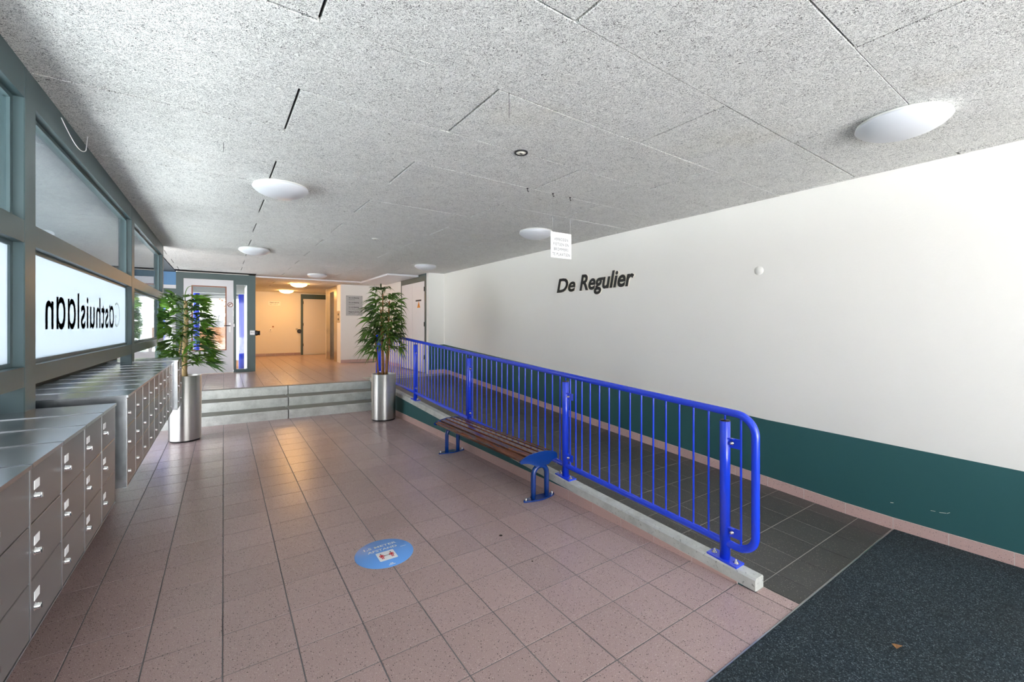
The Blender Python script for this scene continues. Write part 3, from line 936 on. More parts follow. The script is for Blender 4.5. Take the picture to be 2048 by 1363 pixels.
def film_mesh(y0, y1, z0, z1, txt=None, ty0=0, ty1=0, tz0=0, tz1=0, xp=XG + 0.004):
    """privacy film; with txt the letters are cut out of it, reading from the street side"""
    if txt is None:
        m = MB(); m.add([(xp, y0, z0), (xp, y1, z0), (xp, y1, z1), (xp, y0, z1)], [(0, 1, 2, 3)])
        return m.mesh('frosted_film', M['film'])
    cu = bpy.data.curves.new('lettering', 'FONT'); cu.body = txt; cu.size = 1.0; cu.space_character = 1.08; cu.resolution_u = 5; cu.offset = 0.012
    o = bpy.data.objects.new('lettering', cu); C.objects.link(o)
    dg = bpy.context.evaluated_depsgraph_get(); dg.update()
    me = bpy.data.meshes.new_from_object(o.evaluated_get(dg))
    xs = [v.co.x for v in me.vertices]; zs = [v.co.y for v in me.vertices]
    ax0, ax1, az0, az1 = min(xs), max(xs), min(zs), max(zs)
    bpy.data.meshes.remove(me)
    c2 = o.to_curve(dg).copy()
    # text x 0..1 maps to Y from ty1 down to ty0 (mirrored when seen from inside)
    sx = (ty1 - ty0) / (ax1 - ax0); sz = (tz1 - tz0) / (az1 - az0)
    fx = lambda y: ax0 + (ty1 - y) / sx
    fz = lambda z: az0 + (z - tz0) / sz
    s = c2.splines.new('POLY'); s.points.add(3)
    for p, (yy, zz) in zip(s.points, ((y0, z0), (y1, z0), (y1, z1), (y0, z1))):
        p.co = (fx(yy), fz(zz), 0, 1)
    s.use_cyclic_u = True
    c2.dimensions = '2D'; c2.fill_mode = 'FRONT'; c2.offset = 0.014; c2.extrude = 0
    o2 = bpy.data.objects.new('film', c2); C.objects.link(o2)
    dg = bpy.context.evaluated_depsgraph_get(); dg.update()
    me = bpy.data.meshes.new_from_object(o2.evaluated_get(dg))
    for v in me.vertices:
        v.co = (xp, ty1 - (v.co.x - ax0) * sx, tz0 + (v.co.y - az0) * sz)
    me.materials.clear(); me.materials.append(M['film'])
    bpy.data.objects.remove(o); bpy.data.objects.remove(o2)
    return me

wins = [(-3.165, -1.3, 'window_6', 'frosted window bay at the street end of the window wall'),
        (-1.165, 0.10, 'window_5', 'frosted window bay between the street end and the nearest mailboxes'),
        (0.235, 2.811, 'window_1', 'window bay over the nearest mailboxes, frosted below and clear above'),
        (2.946, 5.498, 'window_2', 'window bay with mirrored cut-out street lettering in its frosted lower pane'),
        (5.636, 7.985, 'window_3', 'last window bay by the potted palm, clear above and below')]
for a, b, nm, lab in wins:
    w = thing(nm, lab, None, (XL, (a + b) / 2, 1.345), None, 'structure')
    for z0, z1 in ((1.345, 1.905), (2.005, 2.555)):
        m = MB(); i_ = 0.028                                  # slim sash bead round the pane
        m.box(XG - 0.012, XG + 0.012, a, a + i_, z0, z1); m.box(XG - 0.012, XG + 0.012, b - i_, b, z0, z1)
        m.box(XG - 0.012, XG + 0.012, a + i_, b - i_, z0, z0 + i_ * 0.7); m.box(XG - 0.012, XG + 0.012, a + i_, b - i_, z1 - i_ * 0.7, z1)
        obj('sash', m, M['frame'], w)
        m = MB(); m.box(XG - 0.006, XG, a + i_, b - i_, z0 + i_ * 0.7, z1 - i_ * 0.7)
        obj('pane', m, M['glass'], w)
    fz0, fz1 = 1.345 + 0.02, 1.905 - 0.02
    if nm in ('window_1', 'window_5', 'window_6'):
        link('frosted_film', film_mesh(a + 0.028, b - 0.028, fz0, fz1), w, tuple(-w.location))
    elif nm == 'window_2':
        link('frosted_film', film_mesh(a + 0.028, b - 0.028, fz0, fz1, 'G\u0251sthuisl\u0251\u0251n', 3.262, 5.215, 1.508, 1.742), w, tuple(-w.location))

# ------------------------------------------------------------------ mailboxes
def mailbox_bank(label, xf, y0, pitch, ncol, zt, zb, labels, knob_flat):
    root = thing('mailbox_bank', label, 'mailboxes', (xf - 0.2, y0 + pitch * ncol / 2, zb), 'banks of steel mailboxes along the window wall')
    L = pitch * ncol
    m = MB(); m.box(-0.945, xf - 0.014, y0, y0 + L, zb, zt - 0.006)
    obj('body', m, M['alu_door'], root)
    m = MB(); m.box(-0.946, xf, y0 - 0.004, y0, zb - 0.002, zt - 0.003); obj('side_panel', m, M['alu_top'], root)
    m = MB(); m.box(-0.946, xf, y0 + L, y0 + L + 0.004, zb - 0.002, zt - 0.003); obj('side_panel', m, M['alu_top'], root)
    m = MB(); m.box(xf - 0.015, xf + 0.001, y0 - 0.004, y0 + L + 0.004, zb - 0.006, zb - 0.001); obj('bottom_edge', m, M['alu_edge'], root)
    rh = (zt - 0.014 - zb) / 3
    knob = MB().lathe([(0.0, 0.013), (0.0085, 0.013), (0.0095, 0.011), (0.0095, 0.003), (0.012, 0.0)], 14)
    knob.moved(Matrix.Rotation(PI / 2, 4, 'Y'))
    if not knob_flat: knob.box(0.0125, 0.016, -0.0015, 0.0015, -0.007, 0.007)
    knob_me = knob.mesh('lock_knob', M['chrome'])
    lab_me = MB().slab(0, 0.042, 0, 0.026, 0, 0.002, 0.0008).moved(Matrix(((0, 0, 1, 0), (1, 0, 0, 0), (0, 1, 0, 0), (0, 0, 0, 1)))).mesh('name_label', M['card'])
    door_me = MB().slab(0.012, pitch - 0.003, 0.002, rh - 0.002, 0, 0.013, 0.0015).moved(Matrix(((0, 0, 1, 0), (1, 0, 0, 0), (0, 1, 0, 0), (0, 0, 0, 1)))).mesh('mailbox_door', M['alu_door'])
    rail_me = MB().box(0, 0.0145, 0.0, 0.0095, 0, 3 * rh).mesh('door_rail', M['alu_edge'])
    top_me = MB().hexa([(-0.945, 0.002, 0), (xf + 0.006, 0.002, -0.012), (xf + 0.006, pitch - 0.002, -0.012), (-0.945, pitch - 0.002, 0),
                        (-0.945, 0.002, 0.006), (xf + 0.006, 0.002, 0.002), (xf + 0.006, pitch - 0.002, 0.0), (-0.945, pitch - 0.002, 0.003)]).mesh('top_sheet', M['alu_top'])
    off = root.location
    for c in range(ncol):
        y = y0 + pitch * c
        link('top_sheet', top_me, root, Vector((0, y, zt)) - off)
        link('door_rail', rail_me, root, Vector((xf - 0.0135, y, zb)) - off)
        for r in range(3):
            z = zb + rh * r
            d = link('mailbox_door', door_me, root, Vector((xf - 0.013, y, z)) - off)
            link('lock_knob', knob_me, d, (0.013, 0.043, rh * 0.45))
            if labels: link('name_label', lab_me, d, (0.0125, 0.034, rh * 0.57))
    return root
mailbox_bank('nearest bank of grey mailboxes with name labels under the frosted window', -0.455, 1.19, 0.285, 6, 1.141, 0.645, True, False)
mailbox_bank('middle and longest bank of grey mailboxes, between the labelled bank and the potted palm', -0.435, 3.07, 0.275, 9, 1.154, 0.664, False, True)
mailbox_bank('short end bank of grey mailboxes standing forward next to the potted palm', -0.402, 5.625, 0.275, 2, 1.166, 0.655, False, True)

# ------------------------------------------------------------------ entrance mat
mat = thing('entrance_mat', 'large dark blue-grey entrance mat in front of the ramp', 'mat', (1.7, 0, 0))
m = MB(); m.slab(-0.94, XR - 0.008, Y_IN, 1.0425, -0.005, 0.006, 0.003); obj('carpet', m, M['carpet'], mat)
m = MB(); m.box(-0.94, XR - 0.008, 1.043, 1.0495, -0.005, 0.005); obj('edge_strip', m, M['alu_edge'], mat)

# ------------------------------------------------------------------ ramp railing
rail = thing('ramp_railing', 'long bright blue tubular railing with thin bars along the ramp', 'railing', (2.5, 4.7, 0))
def rx(y): return xw(y) + 0.049
RT, RB = 0.985, 0.178             # rail heights over the ramp
def rp(y, h): return (rx(y), y, zr(y) + h)
yn, yf = 1.268, 8.25
rad = 0.11
# near end loop
nodes = []
for k in range(0, 28):
    nodes.append(rp(yf - (yf - yn - rad) * k / 27, RT))
def corner(p, q, r_):            # rounded corner from p towards q to r_
    k = 0.56
    p, q, r_ = Vector(p), Vector(q), Vector(r_)
    return bez(p, p.lerp(q, k), r_.lerp(q, k), r_, 12)[1:]
zt_, zb_ = zr(yn) + RT, zr(yn) + RB
nodes += corner(rp(yn + rad, RT), (rx(yn), yn, zt_), (rx(yn), yn, zt_ - rad))
for k in range(1, 6):
    nodes.append((rx(yn), yn, zt_ - rad - (zt_ - zb_ - 2 * rad) * k / 5))
nodes += corner((rx(yn), yn, zb_ + rad), (rx(yn), yn, zb_), rp(yn + rad, RB))
nodes += [rp(yn + rad + (yf - yn - rad) * k / 20, RB) for k in range(1, 21)]
m = MB(); m.tube(nodes, 0.0228, 12); obj('bent_rail', m, M['blue'], rail)
m = MB(); m.tube([rp(yf, RT), rp(yf, RB)], 0.0235, 12); obj('end_upright', m, M['blue'], rail)
bar_me = MB().tube([(0, 0, 0), (0, 0, RT - RB)], 0.0066, 8, False).mesh('bar', M['blue'])
posts_y = [1.450, 2.907, 4.66, 6.363, 8.10]
bars = [1.352] + [1.557 + 0.1045 * k for k in range(11)] + [2.70, 2.775]
for a, b in zip(posts_y[1:-1], posts_y[2:]):
    n_ = round((b - a - 0.19) / 0.1035)
    st_ = a + 0.075
    bars += [st_ + (b - 0.085 - st_) * k / n_ for k in range(n_ + 1)]
bars += [2.845]
for y in bars:
    link('bar', bar_me, rail, Vector(rp(y, RB)) - rail.location)
for y in posts_y:
    z0 = zr(y) + 0.069
    x = rx(y)
    m = MB(); m.lathe([(0.0, 0.0), (0.0305, 0.0), (0.0305, 0.855), (0.028, 0.858), (0.0, 0.858)], 20, (x, y, z0))
    p = obj('post', m, M['blue'], rail)
    m = MB(); m.lathe([(0.0, 0.0), (0.029, 0.0), (0.027, 0.006), (0.0, 0.008)], 18, (x, y, z0 + 0.857)); obj('post_cap', m, M['black'], p)
    m = MB(); m.tube([(x, y, z0 + 0.86), (x, y, zr(y) + RT)], 0.006, 8); obj('pin', m, M['blue'], p)
    m = MB(); sl = 0.0575
    m.hexa([(x - .044, y - .095, z0 - .095 * sl), (x + .044, y - .095, z0 - .095 * sl), (x + .044, y + .095, z0 + .095 * sl), (x - .044, y + .095, z0 + .095 * sl),
            (x - .044, y - .095, z0 + .012 - .095 * sl), (x + .044, y - .095, z0 + .012 - .095 * sl), (x + .044, y + .095, z0 + .012 + .095 * sl), (x - .044, y + .095, z0 + .012 + .095 * sl)])
    obj('base_plate', m, M['blue'], p)
    for s_ in (-1, 1):
        yy = y + s_ * 0.068
        m = MB(); m.lathe([(0.0, 0.0), (0.017, 0.0), (0.017, 0.003), (0.011, 0.003), (0.011, 0.012), (0.006, 0.012), (0.006, 0.024), (0.0, 0.026)], 10, (x, yy, z0 + 0.010 + s_ * 0.068 * sl))
        obj('bolt', m, M['chrome'], p)
    for h in (0.155, 0.70):
        zc = z0 + h + 0.03
        m = MB()
        m.box(x - 0.004, x + 0.002, y - 0.10, y - 0.028, zc - 0.03, zc + 0.03)
        m.box(x - 0.022, x - 0.004, y - 0.062, y - 0.028, zc + 0.024, zc + 0.03)
        obj('bracket', m, M['blue'], p)
        m = MB(); m.lathe([(0.0, 0.018), (0.008, 0.018), (0.008, 0.006), (0.012, 0.006), (0.012, 0.0)], 10); m.moved(Matrix.Translation((x - 0.004, y - 0.047, zc)) @ Matrix.Rotation(-PI / 2, 4, 'Y'))
        obj('bolt', m, M['chrome'], p)

# ------------------------------------------------------------------ bench
bench = thing('bench', 'low bench with brown varnished slats on blue steel hoop legs beside the ramp', 'bench', (2.33, 3.84, 0))
YA, YZ = 2.975, 4.70
prof_top = bez((2.090, 0, 0.362), (2.13, 0, 0.402), (2.28, 0, 0.432), (2.40, 0, 0.414), 10) + bez((2.40, 0, 0.414), (2.48, 0, 0.402), (2.485, 0, 0.386), (2.50, 0, 0.374), 5)[1:]
prof_bot = bez((2.50, 0, 0.332), (2.47, 0, 0.340), (2.43, 0, 0.315), (2.405, 0, 0.292), 6) + [Vector((2.265, 0, 0.292))] + bez((2.265, 0, 0.292), (2.22, 0, 0.325), (2.17, 0, 0.342), (2.10, 0, 0.344), 6)[1:]
poly = [(p.x, p.z) for p in prof_top] + [(p.x, p.z) for p in prof_bot]
slatc = []
tt = [0.045, 0.215, 0.385, 0.555, 0.725, 0.885]
arc = [(p.x, p.z) for p in prof_top]
def arc_at(x):
    for (xa_, za_), (xb_, zb_) in zip(arc[:-1], arc[1:]):
        if xa_ <= x <= xb_: return za_ + (zb_ - za_) * (x - xa_) / (xb_ - xa_), math.atan2(zb_ - za_, xb_ - xa_)
    return arc[-1][1], -0.4
for y in (YA, YZ):
    m = MB(); m.prism([(u_ - 0.0195 * (y - 3.0), w_) for u_, w_ in poly], 'y', y - 0.006, y + 0.006); obj('end_plate', m, M['bench_blue'], bench)
for k in range(6):
    xc = 2.130 + 0.0680 * k
    z, a = arc_at(xc)
    m = MB(); m.slab(-0.0265, 0.0265, YA + 0.008, YZ - 0.008, -0.026, -0.004, 0.004)
    m.moved(Matrix.Translation((xc, 0, z)) @ Matrix.Rotation(-a, 4, 'Y'))
    m.v = [(q[0] - 0.0195 * (q[1] - 3.0), q[1], q[2]) for q in m.v]
    obj('slat', m, M['wood'], bench)
for y in (YA + 0.02, YZ - 0.02):
    pts = [(2.250, y, 0.01), (2.250, y, 0.10), (2.250, y, 0.215)]
    for k in range(1, 12):
        a = PI * k / 12
        pts.append((2.324 - 0.074 * math.cos(a), y, 0.215 + 0.074 * math.sin(a)))
    pts += [(2.398, y, 0.215), (2.398, y, 0.10), (2.398, y, 0.01)]
    m = MB(); m.tube(pts, 0.0225, 14); m.v = [(q[0] - 0.0195 * (q[1] - 3.0), q[1], q[2]) for q in m.v]; lg = obj('leg', m, M['bench_blue'], bench)
    el = [(2.315 + 0.170 * math.cos(2 * PI * k / 28) , y + 0.052 * math.sin(2 * PI * k / 28) * (1 - 0.25 * abs(math.cos(2 * PI * k / 28)))) for k in range(28)]
    m = MB(); m.prism(el, 'z', 0.0, 0.012); m.v = [(q[0] - 0.0195 * (q[1] - 3.0), q[1], q[2]) for q in m.v]; obj('foot_plate', m, M['bench_blue'], lg)
    for x in (2.17, 2.46):
        m = MB(); m.lathe([(0.0, 0.024), (0.008, 0.022), (0.011, 0.012), (0.011, 0.0)], 10, (x, y, 0.012)); m.v = [(q[0] - 0.0195 * (q[1] - 3.0), q[1], q[2]) for q in m.v]; obj('bolt', m, M['chrome'], lg)

# ------------------------------------------------------------------ planters and palms
def planter(label, x, y, r, h):
    p = thing('planter', label, 'planter', (x, y, 0), 'brushed steel planters flanking the steps')
    m = MB(); m.lathe([(r - 0.012, 0.02), (r - 0.001, 0.02), (r, 0.024), (r, h - 0.003), (r - 0.003, h), (r - 0.014, h), (r - 0.016, h - 0.004), (r - 0.016, h - 0.09)], 56)
    m.v = [(a + x, b + y, c) for a, b, c in m.v]
    obj('pot', m, M['steel'], p)
    m = MB(); m.lathe([(0.0, 0.0), (r - 0.012, 0.0), (r - 0.012, 0.022), (0.0, 0.022)], 48, (x, y, 0)); obj('base_ring', m, M['black'], p)
    m = MB(); m.lathe([(0.0, h - 0.052), (r * 0.6, h - 0.05), (r - 0.0165, h - 0.06)], 32, (x, y, 0)); obj('soil', m, M['soil'], p)
    return p
PLX, PLY, PLR, PLH = -0.43, 7.16, 0.177, 0.862
PRX, PRY, PRR, PRH = 2.157, 6.93, 0.190, 0.742
planter('taller brushed steel planter at the end of the mailboxes', PLX, PLY, PLR, PLH)
planter('wider brushed steel planter at the foot of the ramp railing', PRX, PRY, PRR, PRH)

def leaflet(m, p, d, up, L, w, droop, rnd):
    """one long pointed leaflet, folded a little along its middle"""
    d = d.normalized(); side = d.cross(up)
    if side.length < 1e-4: side = Vector((1, 0, 0))
    side.normalize()
    n_ = 5
    vs = []; fs = []
    prof = [0.35, 0.85, 1.0, 0.8, 0.42, 0.0]
    roll = rnd.uniform(-0.7, 0.7)
    side = (side * math.cos(roll) + d.cross(side).normalized() * math.sin(roll)).normalized()
    for i in range(n_ + 1):
        t = i / n_
        c = p + d * (L * (t - 0.12 * droop * t * t)) + Vector((0, 0, -1)) * (droop * L * t * t)
        nn = Vector((0, 0, 1))
        ww = side * (w * 0.5 * prof[i])
        vs += [c - ww + nn * (w * 0.16 * prof[i]), c, c + ww + nn * (w * 0.16 * prof[i])]
    for i in range(n_):
        a = i * 3
        fs += [(a, a + 1, a + 4, a + 3), (a + 1, a + 2, a + 5, a + 4)]
    m.add(vs, fs, 0, True)

def frond(name, parent, base, az, el, pet, nl, spread, L, w, droop, mat, rnd, keep=None):
    """a petiole with a fan of leaflets"""
    d = Vector((math.cos(az) * math.cos(el), math.sin(az) * math.cos(el), math.sin(el)))
    mid = base + d * pet * 0.6 + Vector((0, 0, 0.02))
    tip = base + d * pet + Vector((0, 0, -0.015 * pet / 0.2))
    m = MB(); m.tube([base, mid, tip], [0.0045, 0.0035, 0.003], 5, False)
    side = Vector((-math.sin(az), math.cos(az), 0))
    upv = side.cross(d) * -1
    if upv.z < 0: upv = -upv
    rl = rnd.uniform(-0.75, 0.75)
    side, upv = side * math.cos(rl) + upv * math.sin(rl), upv * math.cos(rl) - side * math.sin(rl)
    for k in range(nl):
        a = (-1 + 2 * k / (nl - 1)) * spread + rnd.uniform(-0.09, 0.09)
        dd = d * math.cos(a) + side * math.sin(a) + upv * rnd.uniform(-0.16, 0.16)
        leaflet(m, tip, dd, upv, L * (1 - 0.28 * abs(a) / spread) * rnd.uniform(0.86, 1.1), w * rnd.uniform(0.85, 1.15), droop * rnd.uniform(0.6, 1.4), rnd)
    if keep: m.v = [keep(q) for q in m.v]
    return obj(name, m, mat, parent)
def off_window(q):              # leaves that meet the window wall bend along it
    over = -0.70 - q[0]
    return q if over <= 0 else (-0.70 - 0.02 * over, q[1] - 0.9 * over, q[2])
def off_railing(q):             # leaves that meet the railing bend along it
    over = q[0] - 2.425
    return q if over <= 0 else (2.425 + 0.05 * over, q[1] - 1.3 * over, q[2])

rnd = random.Random(11)
palm = thing('palm', 'bushy palm with one pale trunk and layered feathery leaves in the taller planter', 'plant', (PLX, PLY, PLH - 0.06))
m = MB()
pts = [Vector((PLX + 0.012 * math.sin(z * 5) , PLY, z)) for z in [PLH - 0.052 + 0.055 * k for k in range(20)]]
m.tube(pts, [0.037 - 0.0009 * k + (0.0035 if k % 2 else 0) for k in range(20)], 10); obj('trunk', m, M['trunk_pale'], palm)
m = MB(); m.tube([(PLX - 0.07, PLY + 0.02, PLH - 0.051), (PLX - 0.065, PLY + 0.02, 1.15), (PLX - 0.02, PLY + 0.01, 1.5)], [0.011, 0.009, 0.007], 7); obj('stem', m, M['trunk_pale'], palm)
m = MB(); m.tube(bez((PLX, PLY, 1.86), (PLX - 0.01, PLY, 1.99), (PLX + 0.03, PLY, 2.08), (PLX + 0.085, PLY, 2.05), 8), [0.006, .006, .005, .005, .005, .004, .004, .003, .002], 6); obj('young_shoot', m, M['leaf'], palm)
nfr = 112
for k in range(nfr):
    t = k / (nfr - 1)
    z = 0.98 + 0.88 * t
    az = k * 2.399 + rnd.uniform(-0.3, 0.3)
    rr = (0.245 if t < 0.25 else 0.215) * (1.0 - 0.42 * max(0, t - 0.45)) * rnd.uniform(0.8, 1.1)
    frond('frond', palm, Vector((PLX + 0.015 * math.cos(az), PLY + 0.015 * math.sin(az), z)), az, 0.12 + 0.35 * t * t + rnd.uniform(-0.12, 0.12), rr, rnd.choice((7, 8, 9)), 1.0, 0.23 * (1 - 0.2 * t) * rnd.uniform(0.95, 1.22), 0.035, 0.28, M['leaf'], rnd, off_window)

rnd = random.Random(5)
lady = thing('lady_palm', 'lady palm with several brown canes and drooping fan leaves in the wider planter', 'plant', (PRX, PRY, PRH - 0.06))
canes = [(-0.075, 0.03, -0.06, 1.45), (-0.03, -0.035, -0.03, 1.78), (0.0, 0.03, 0.0, 2.05), (0.03, -0.03, 0.05, 1.92), (0.055, 0.03, 0.09, 1.62), (0.015, -0.06, 0.03, 1.5)]
tops = []
for dx, dy, lean, zt in canes:
    b0 = Vector((PRX + dx, PRY + dy, PRH - 0.051)); t0 = Vector((PRX + dx + lean, PRY + dy * 1.5, zt))
    pts = [b0.lerp(t0, q / 7) for q in range(8)]
    m = MB(); m.tube(pts, [0.0165 - 0.0010 * q + (0.002 if q % 2 else 0) for q in range(8)], 8); obj('cane', m, M['cane'], lady)
    tops.append((b0, t0))
kk = 0
for (b0, t0), nf in zip(tops, (12, 17, 22, 20, 17, 13)):
    for q in range(nf):
        t = q / max(1, nf - 1)
        span = min(0.62, t0.z - 1.12)
        p = t0 + (b0 - t0).normalized() * (span * (1 - t))
        az = kk * 2.399 + rnd.uniform(-0.4, 0.4); kk += 1
        frond('frond', lady, p, az, 0.55 * t + 0.12 + rnd.uniform(-0.15, 0.2), rnd.uniform(0.15, 0.26) * (1 - 0.25 * t), rnd.choice((6, 7, 8)), 0.95, rnd.uniform(0.25, 0.34), 0.032, 0.6, M['leaf_dark'], rnd, off_railing)

# ------------------------------------------------------------------ ceiling lamps, sensors, hooks, hanging card
def ceiling_lamp(label, x, y, lit=False):
    r = thing('ceiling_lamp', label, 'lamp', (x, y, ZC), 'round opal ceiling lamps')
    m = MB(); m.lathe([(0.0, -0.001), (0.195, -0.001), (0.203, -0.006), (0.203, -0.022), (0.195, -0.024)], 40, (x, y, ZC)); obj('base_ring', m, M['lamp_base'], r)
    m = MB(); m.lathe([(0.0, -0.100), (0.05, -0.098), (0.10, -0.090), (0.15, -0.073), (0.185, -0.053), (0.205, -0.034), (0.210, -0.026), (0.208, -0.018), (0.200, -0.014)], 40, (x, y, ZC))
    obj('diffuser', m, M['opal_on'] if lit else M['opal'], r)
for lab, x, y, lit in (('unlit opal ceiling lamp over the entrance mat beside the long wall', 3.181, 0.763, False), ('unlit opal ceiling lamp over the open floor near the labelled mailboxes', 0.397, 4.054, False),
                       ('unlit opal ceiling lamp over the middle of the ramp behind the hanging card', 3.217, 4.226, False), ('unlit opal ceiling lamp above the foot of the steps by the bushy palm', 0.387, 7.611, False),
                       ('unlit opal ceiling lamp over the top of the ramp by the short return wall', 3.263, 7.847, False), ('unlit opal ceiling lamp just before the mouth of the passage', 1.779, 10.64, False),
                       ('lit warm ceiling lamp in the passage level with the lift', 1.76, 13.41, True), ('lit warm ceiling lamp deepest in the passage near the far wall', 1.75, 16.2, True)):
    ceiling_lamp(lab, x, y, lit)
def sensor(label, x, y, ringmat):
    r = thing('ceiling_sensor', label, 'sensor', (x, y, ZC))
    m = MB(); m.lathe([(0.034, -0.001), (0.036, -0.009), (0.045, -0.009), (0.046, -0.001)], 28, (x, y, ZC)); obj('ring', m, ringmat, r)
    m = MB(); m.lathe([(0.0, -0.010), (0.018, -0.012), (0.034, -0.006), (0.034, -0.001)], 24, (x, y, ZC)); obj('cover', m, M['offwhite'], r)
    m = MB(); m.box(x - 0.010, x + 0.010, y - 0.006, y + 0.006, ZC - 0.0135, ZC - 0.0115); obj('slot', m, M['black'], r)
sensor('small round ceiling sensor with a dark ring in the middle of the hall', 1.661, 2.348, M['black'])
sensor('small round ceiling sensor deeper in the hall before the steps', 1.693, 5.814, M['lamp_base'])
for lab, x, y in (('tiny dark ceiling hook next to the open panel joint', 2.144, 2.936), ('dark ceiling hook that carries the inner wire of the hanging card', 2.416, 2.925), ('dark ceiling hook that carries the outer wire of the hanging card', 2.622, 2.93)):
    m = MB(); m.tube([(x, y, ZC), (x, y, ZC - 0.02), (x + 0.008, y, ZC - 0.03), (x + 0.014, y, ZC - 0.022)], 0.0035, 6)
    m.lathe([(0.0, -0.0005), (0.010, -0.0005), (0.008, -0.006), (0.0, -0.006)], 10, (x, y, ZC))
    tag(obj('ceiling_hook', m, M['black']), lab, 'hook', 'hooks in the ceiling above the hanging card')
for lab, x, y, L in (('thin dark thread hanging from a ceiling joint near the round sensor', 1.19, 1.79, 0.12), ('short dark thread hanging from the ceiling near the middle lamp', -0.005, 3.29, 0.06)):
    m = MB(); m.tube([(x, y, ZC + 0.005), (x + 0.004, y, ZC - L * 0.4), (x + 0.002, y, ZC - L)], 0.0012, 5)
    tag(obj('loose_thread', m, M['black']), lab, 'thread')
hs = thing('hanging_notice', 'white notice card hanging from the ceiling on two thin wires', 'sign', (2.514, 2.93, 2.25))
m = MB(); m.box(2.394, 2.634, 2.928, 2.932, 2.134, 2.362); obj('card', m, M['card'], hs)
for x in (2.416, 2.622):
    m = MB(); m.tube([(x, 2.93, 2.36), (x, 2.93, ZC - 0.025)], 0.0007, 5); obj('wire', m, M['chrome'], hs)
for k, t in enumerate(('VERBODEN', 'FIETSEN EN', 'BROMMERS', 'TE PLAATSEN')):
    w_ = (0.162, 0.178, 0.168, 0.205)[k]
    lettering('lettering', t, M['ink'], (2.512, 2.9268, 2.288 - 0.0445 * k), (1, 0, 0), (0, 0, 1), width=w_, height=0.026, spacing=1.2, bold=0.0, parent=hs, centre=True)
m = MB(); m.tube(bez((-0.735, 3.30, 2.665), (-0.70, 3.32, 2.56), (-0.70, 3.5, 2.53), (-0.70, 3.62, 2.60), 10) + [Vector((-0.70, 3.66, ZC))], 0.0022, 6)
tag(obj('loose_cable', m, M['card']), 'thin white loop of loose cable at the top of the window wall', 'cable')

# ------------------------------------------------------------------ lettering on the long wall and cover cap
name = thing('wall_lettering', 'big raised black italic building name on the long white wall', 'lettering', (XR, 4.2, 2.1))
def wall_word(w, y0, y1, z0, h):
    """each raised letter is a part (cream body) with its black face as a sub-part"""
    st_ = dict(bold=0.027, shear=0.24)
    def ext(t):
        me = text_mesh(t, 0.0, **st_)
        xs = [v.co.x for v in me.vertices]; zs = [v.co.y for v in me.vertices]
        bpy.data.meshes.remove(me)
        return min(xs), max(xs), min(zs), max(zs)
    X0, X1, Z0, Z1 = ext(w)
    sx, sz = (y0 - y1) / (X1 - X0), h / (Z1 - Z0)
    for i, ch in enumerate(w):
        right = ext(w[:i + 1])[1]
        c0, c1, d0, d1 = ext(ch)
        left = right - (c1 - c0)
        yy, zz = y0 - (left - X0) * sx, z0 + (d0 - Z0) * sz
        L = lettering('letter', ch, M['offwhite'], (XR - 0.0005, yy, zz), (0, -1, 0), (0, 0, 1), width=(c1 - c0) * sx, height=(d1 - d0) * sz, thick=0.020, parent=name, **st_)
        lettering('letter_face', ch, M['black'], (XR - 0.0208, yy, zz), (0, -1, 0), (0, 0, 1), width=(c1 - c0) * sx, height=(d1 - d0) * sz, thick=0.002, parent=L, **st_)
wall_word('De', 4.935, 4.525, 2.012, 0.208)
wall_word('Regulier', 4.44, 3.475, 1.945, 0.290)
m = MB(); m.lathe([(0.0, 0.006), (0.038, 0.006), (0.042, 0.0)], 28); m.moved(Matrix.Translation((XR - 0.0005, 2.02, 2.045)) @ Matrix.Rotation(-PI / 2, 4, 'Y'))
tag(obj('cover_cap', m, M['wall']), 'round blank cover cap painted over on the long white wall', 'cover')

# ------------------------------------------------------------------ floor sticker, bits on the floor
fs_ = thing('floor_sticker', 'round sky-blue distance-keeping sticker on the tiled floor', 'sticker', (0.895, 2.858, 0))
m = MB(); m.lathe([(0.0, 0.0016), (0.189, 0.0016), (0.190, 0.0008)], 56, (0.895, 2.858, 0)); obj('disc', m, M['decal'], fs_)
lettering('lettering', '1,5 METER', M['vinyl'], (0.785, 2.940, 0.0024), (1, 0, 0), (0, 1, 0), width=0.222, height=0.030, bold=0.02, parent=fs_)
lettering('lettering', 'AFSTAND', M['vinyl'], (0.797, 2.894, 0.0024), (1, 0, 0), (0, 1, 0), width=0.198, height=0.028, bold=0.02, parent=fs_)
m = MB()
bx = []
for cx_, cy_, a0 in ((0.951, 2.868, 0), (0.845, 2.868, PI / 2), (0.845, 2.766, PI), (0.951, 2.766, 1.5 * PI)):
    for q in range(4):
        a = a0 + PI / 2 * q / 3; bx.append((cx_ + 0.006 * math.cos(a), cy_ + 0.006 * math.sin(a)))
m.prism(bx, 'z', 0.0017, 0.0024); pic = obj('pictogram', m, M['vinyl'], fs_)
for cx_ in (0.866, 0.931):
    m = MB()
    yb_ = 2.784
    m.lathe([(0.0, 0.0030), (0.0052, 0.0030)], 10, (cx_, yb_ + 0.064, 0), 1)
    m.box(cx_ - 0.0075, cx_ + 0.0075, yb_ + 0.028, yb_ + 0.054, 0.0025, 0.0030)
    for s_ in (-1, 1):
        m.box(cx_ + s_ * 0.0115 - 0.0022, cx_ + s_ * 0.0115 + 0.0022, yb_ + 0.022, yb_ + 0.052, 0.0025, 0.0030)
        m.box(cx_ + s_ * 0.0044 - 0.0029, cx_ + s_ * 0.0044 + 0.0029, yb_, yb_ + 0.03, 0.0025, 0.0030)
    obj('figure', m, [M['red'], M['black']], pic)
m = MB()
for k, x in enumerate((0.886, 0.895, 0.904, 0.913)): m.box(x - 0.003, x + 0.003, 2.815, 2.821, 0.0025, 0.0030)
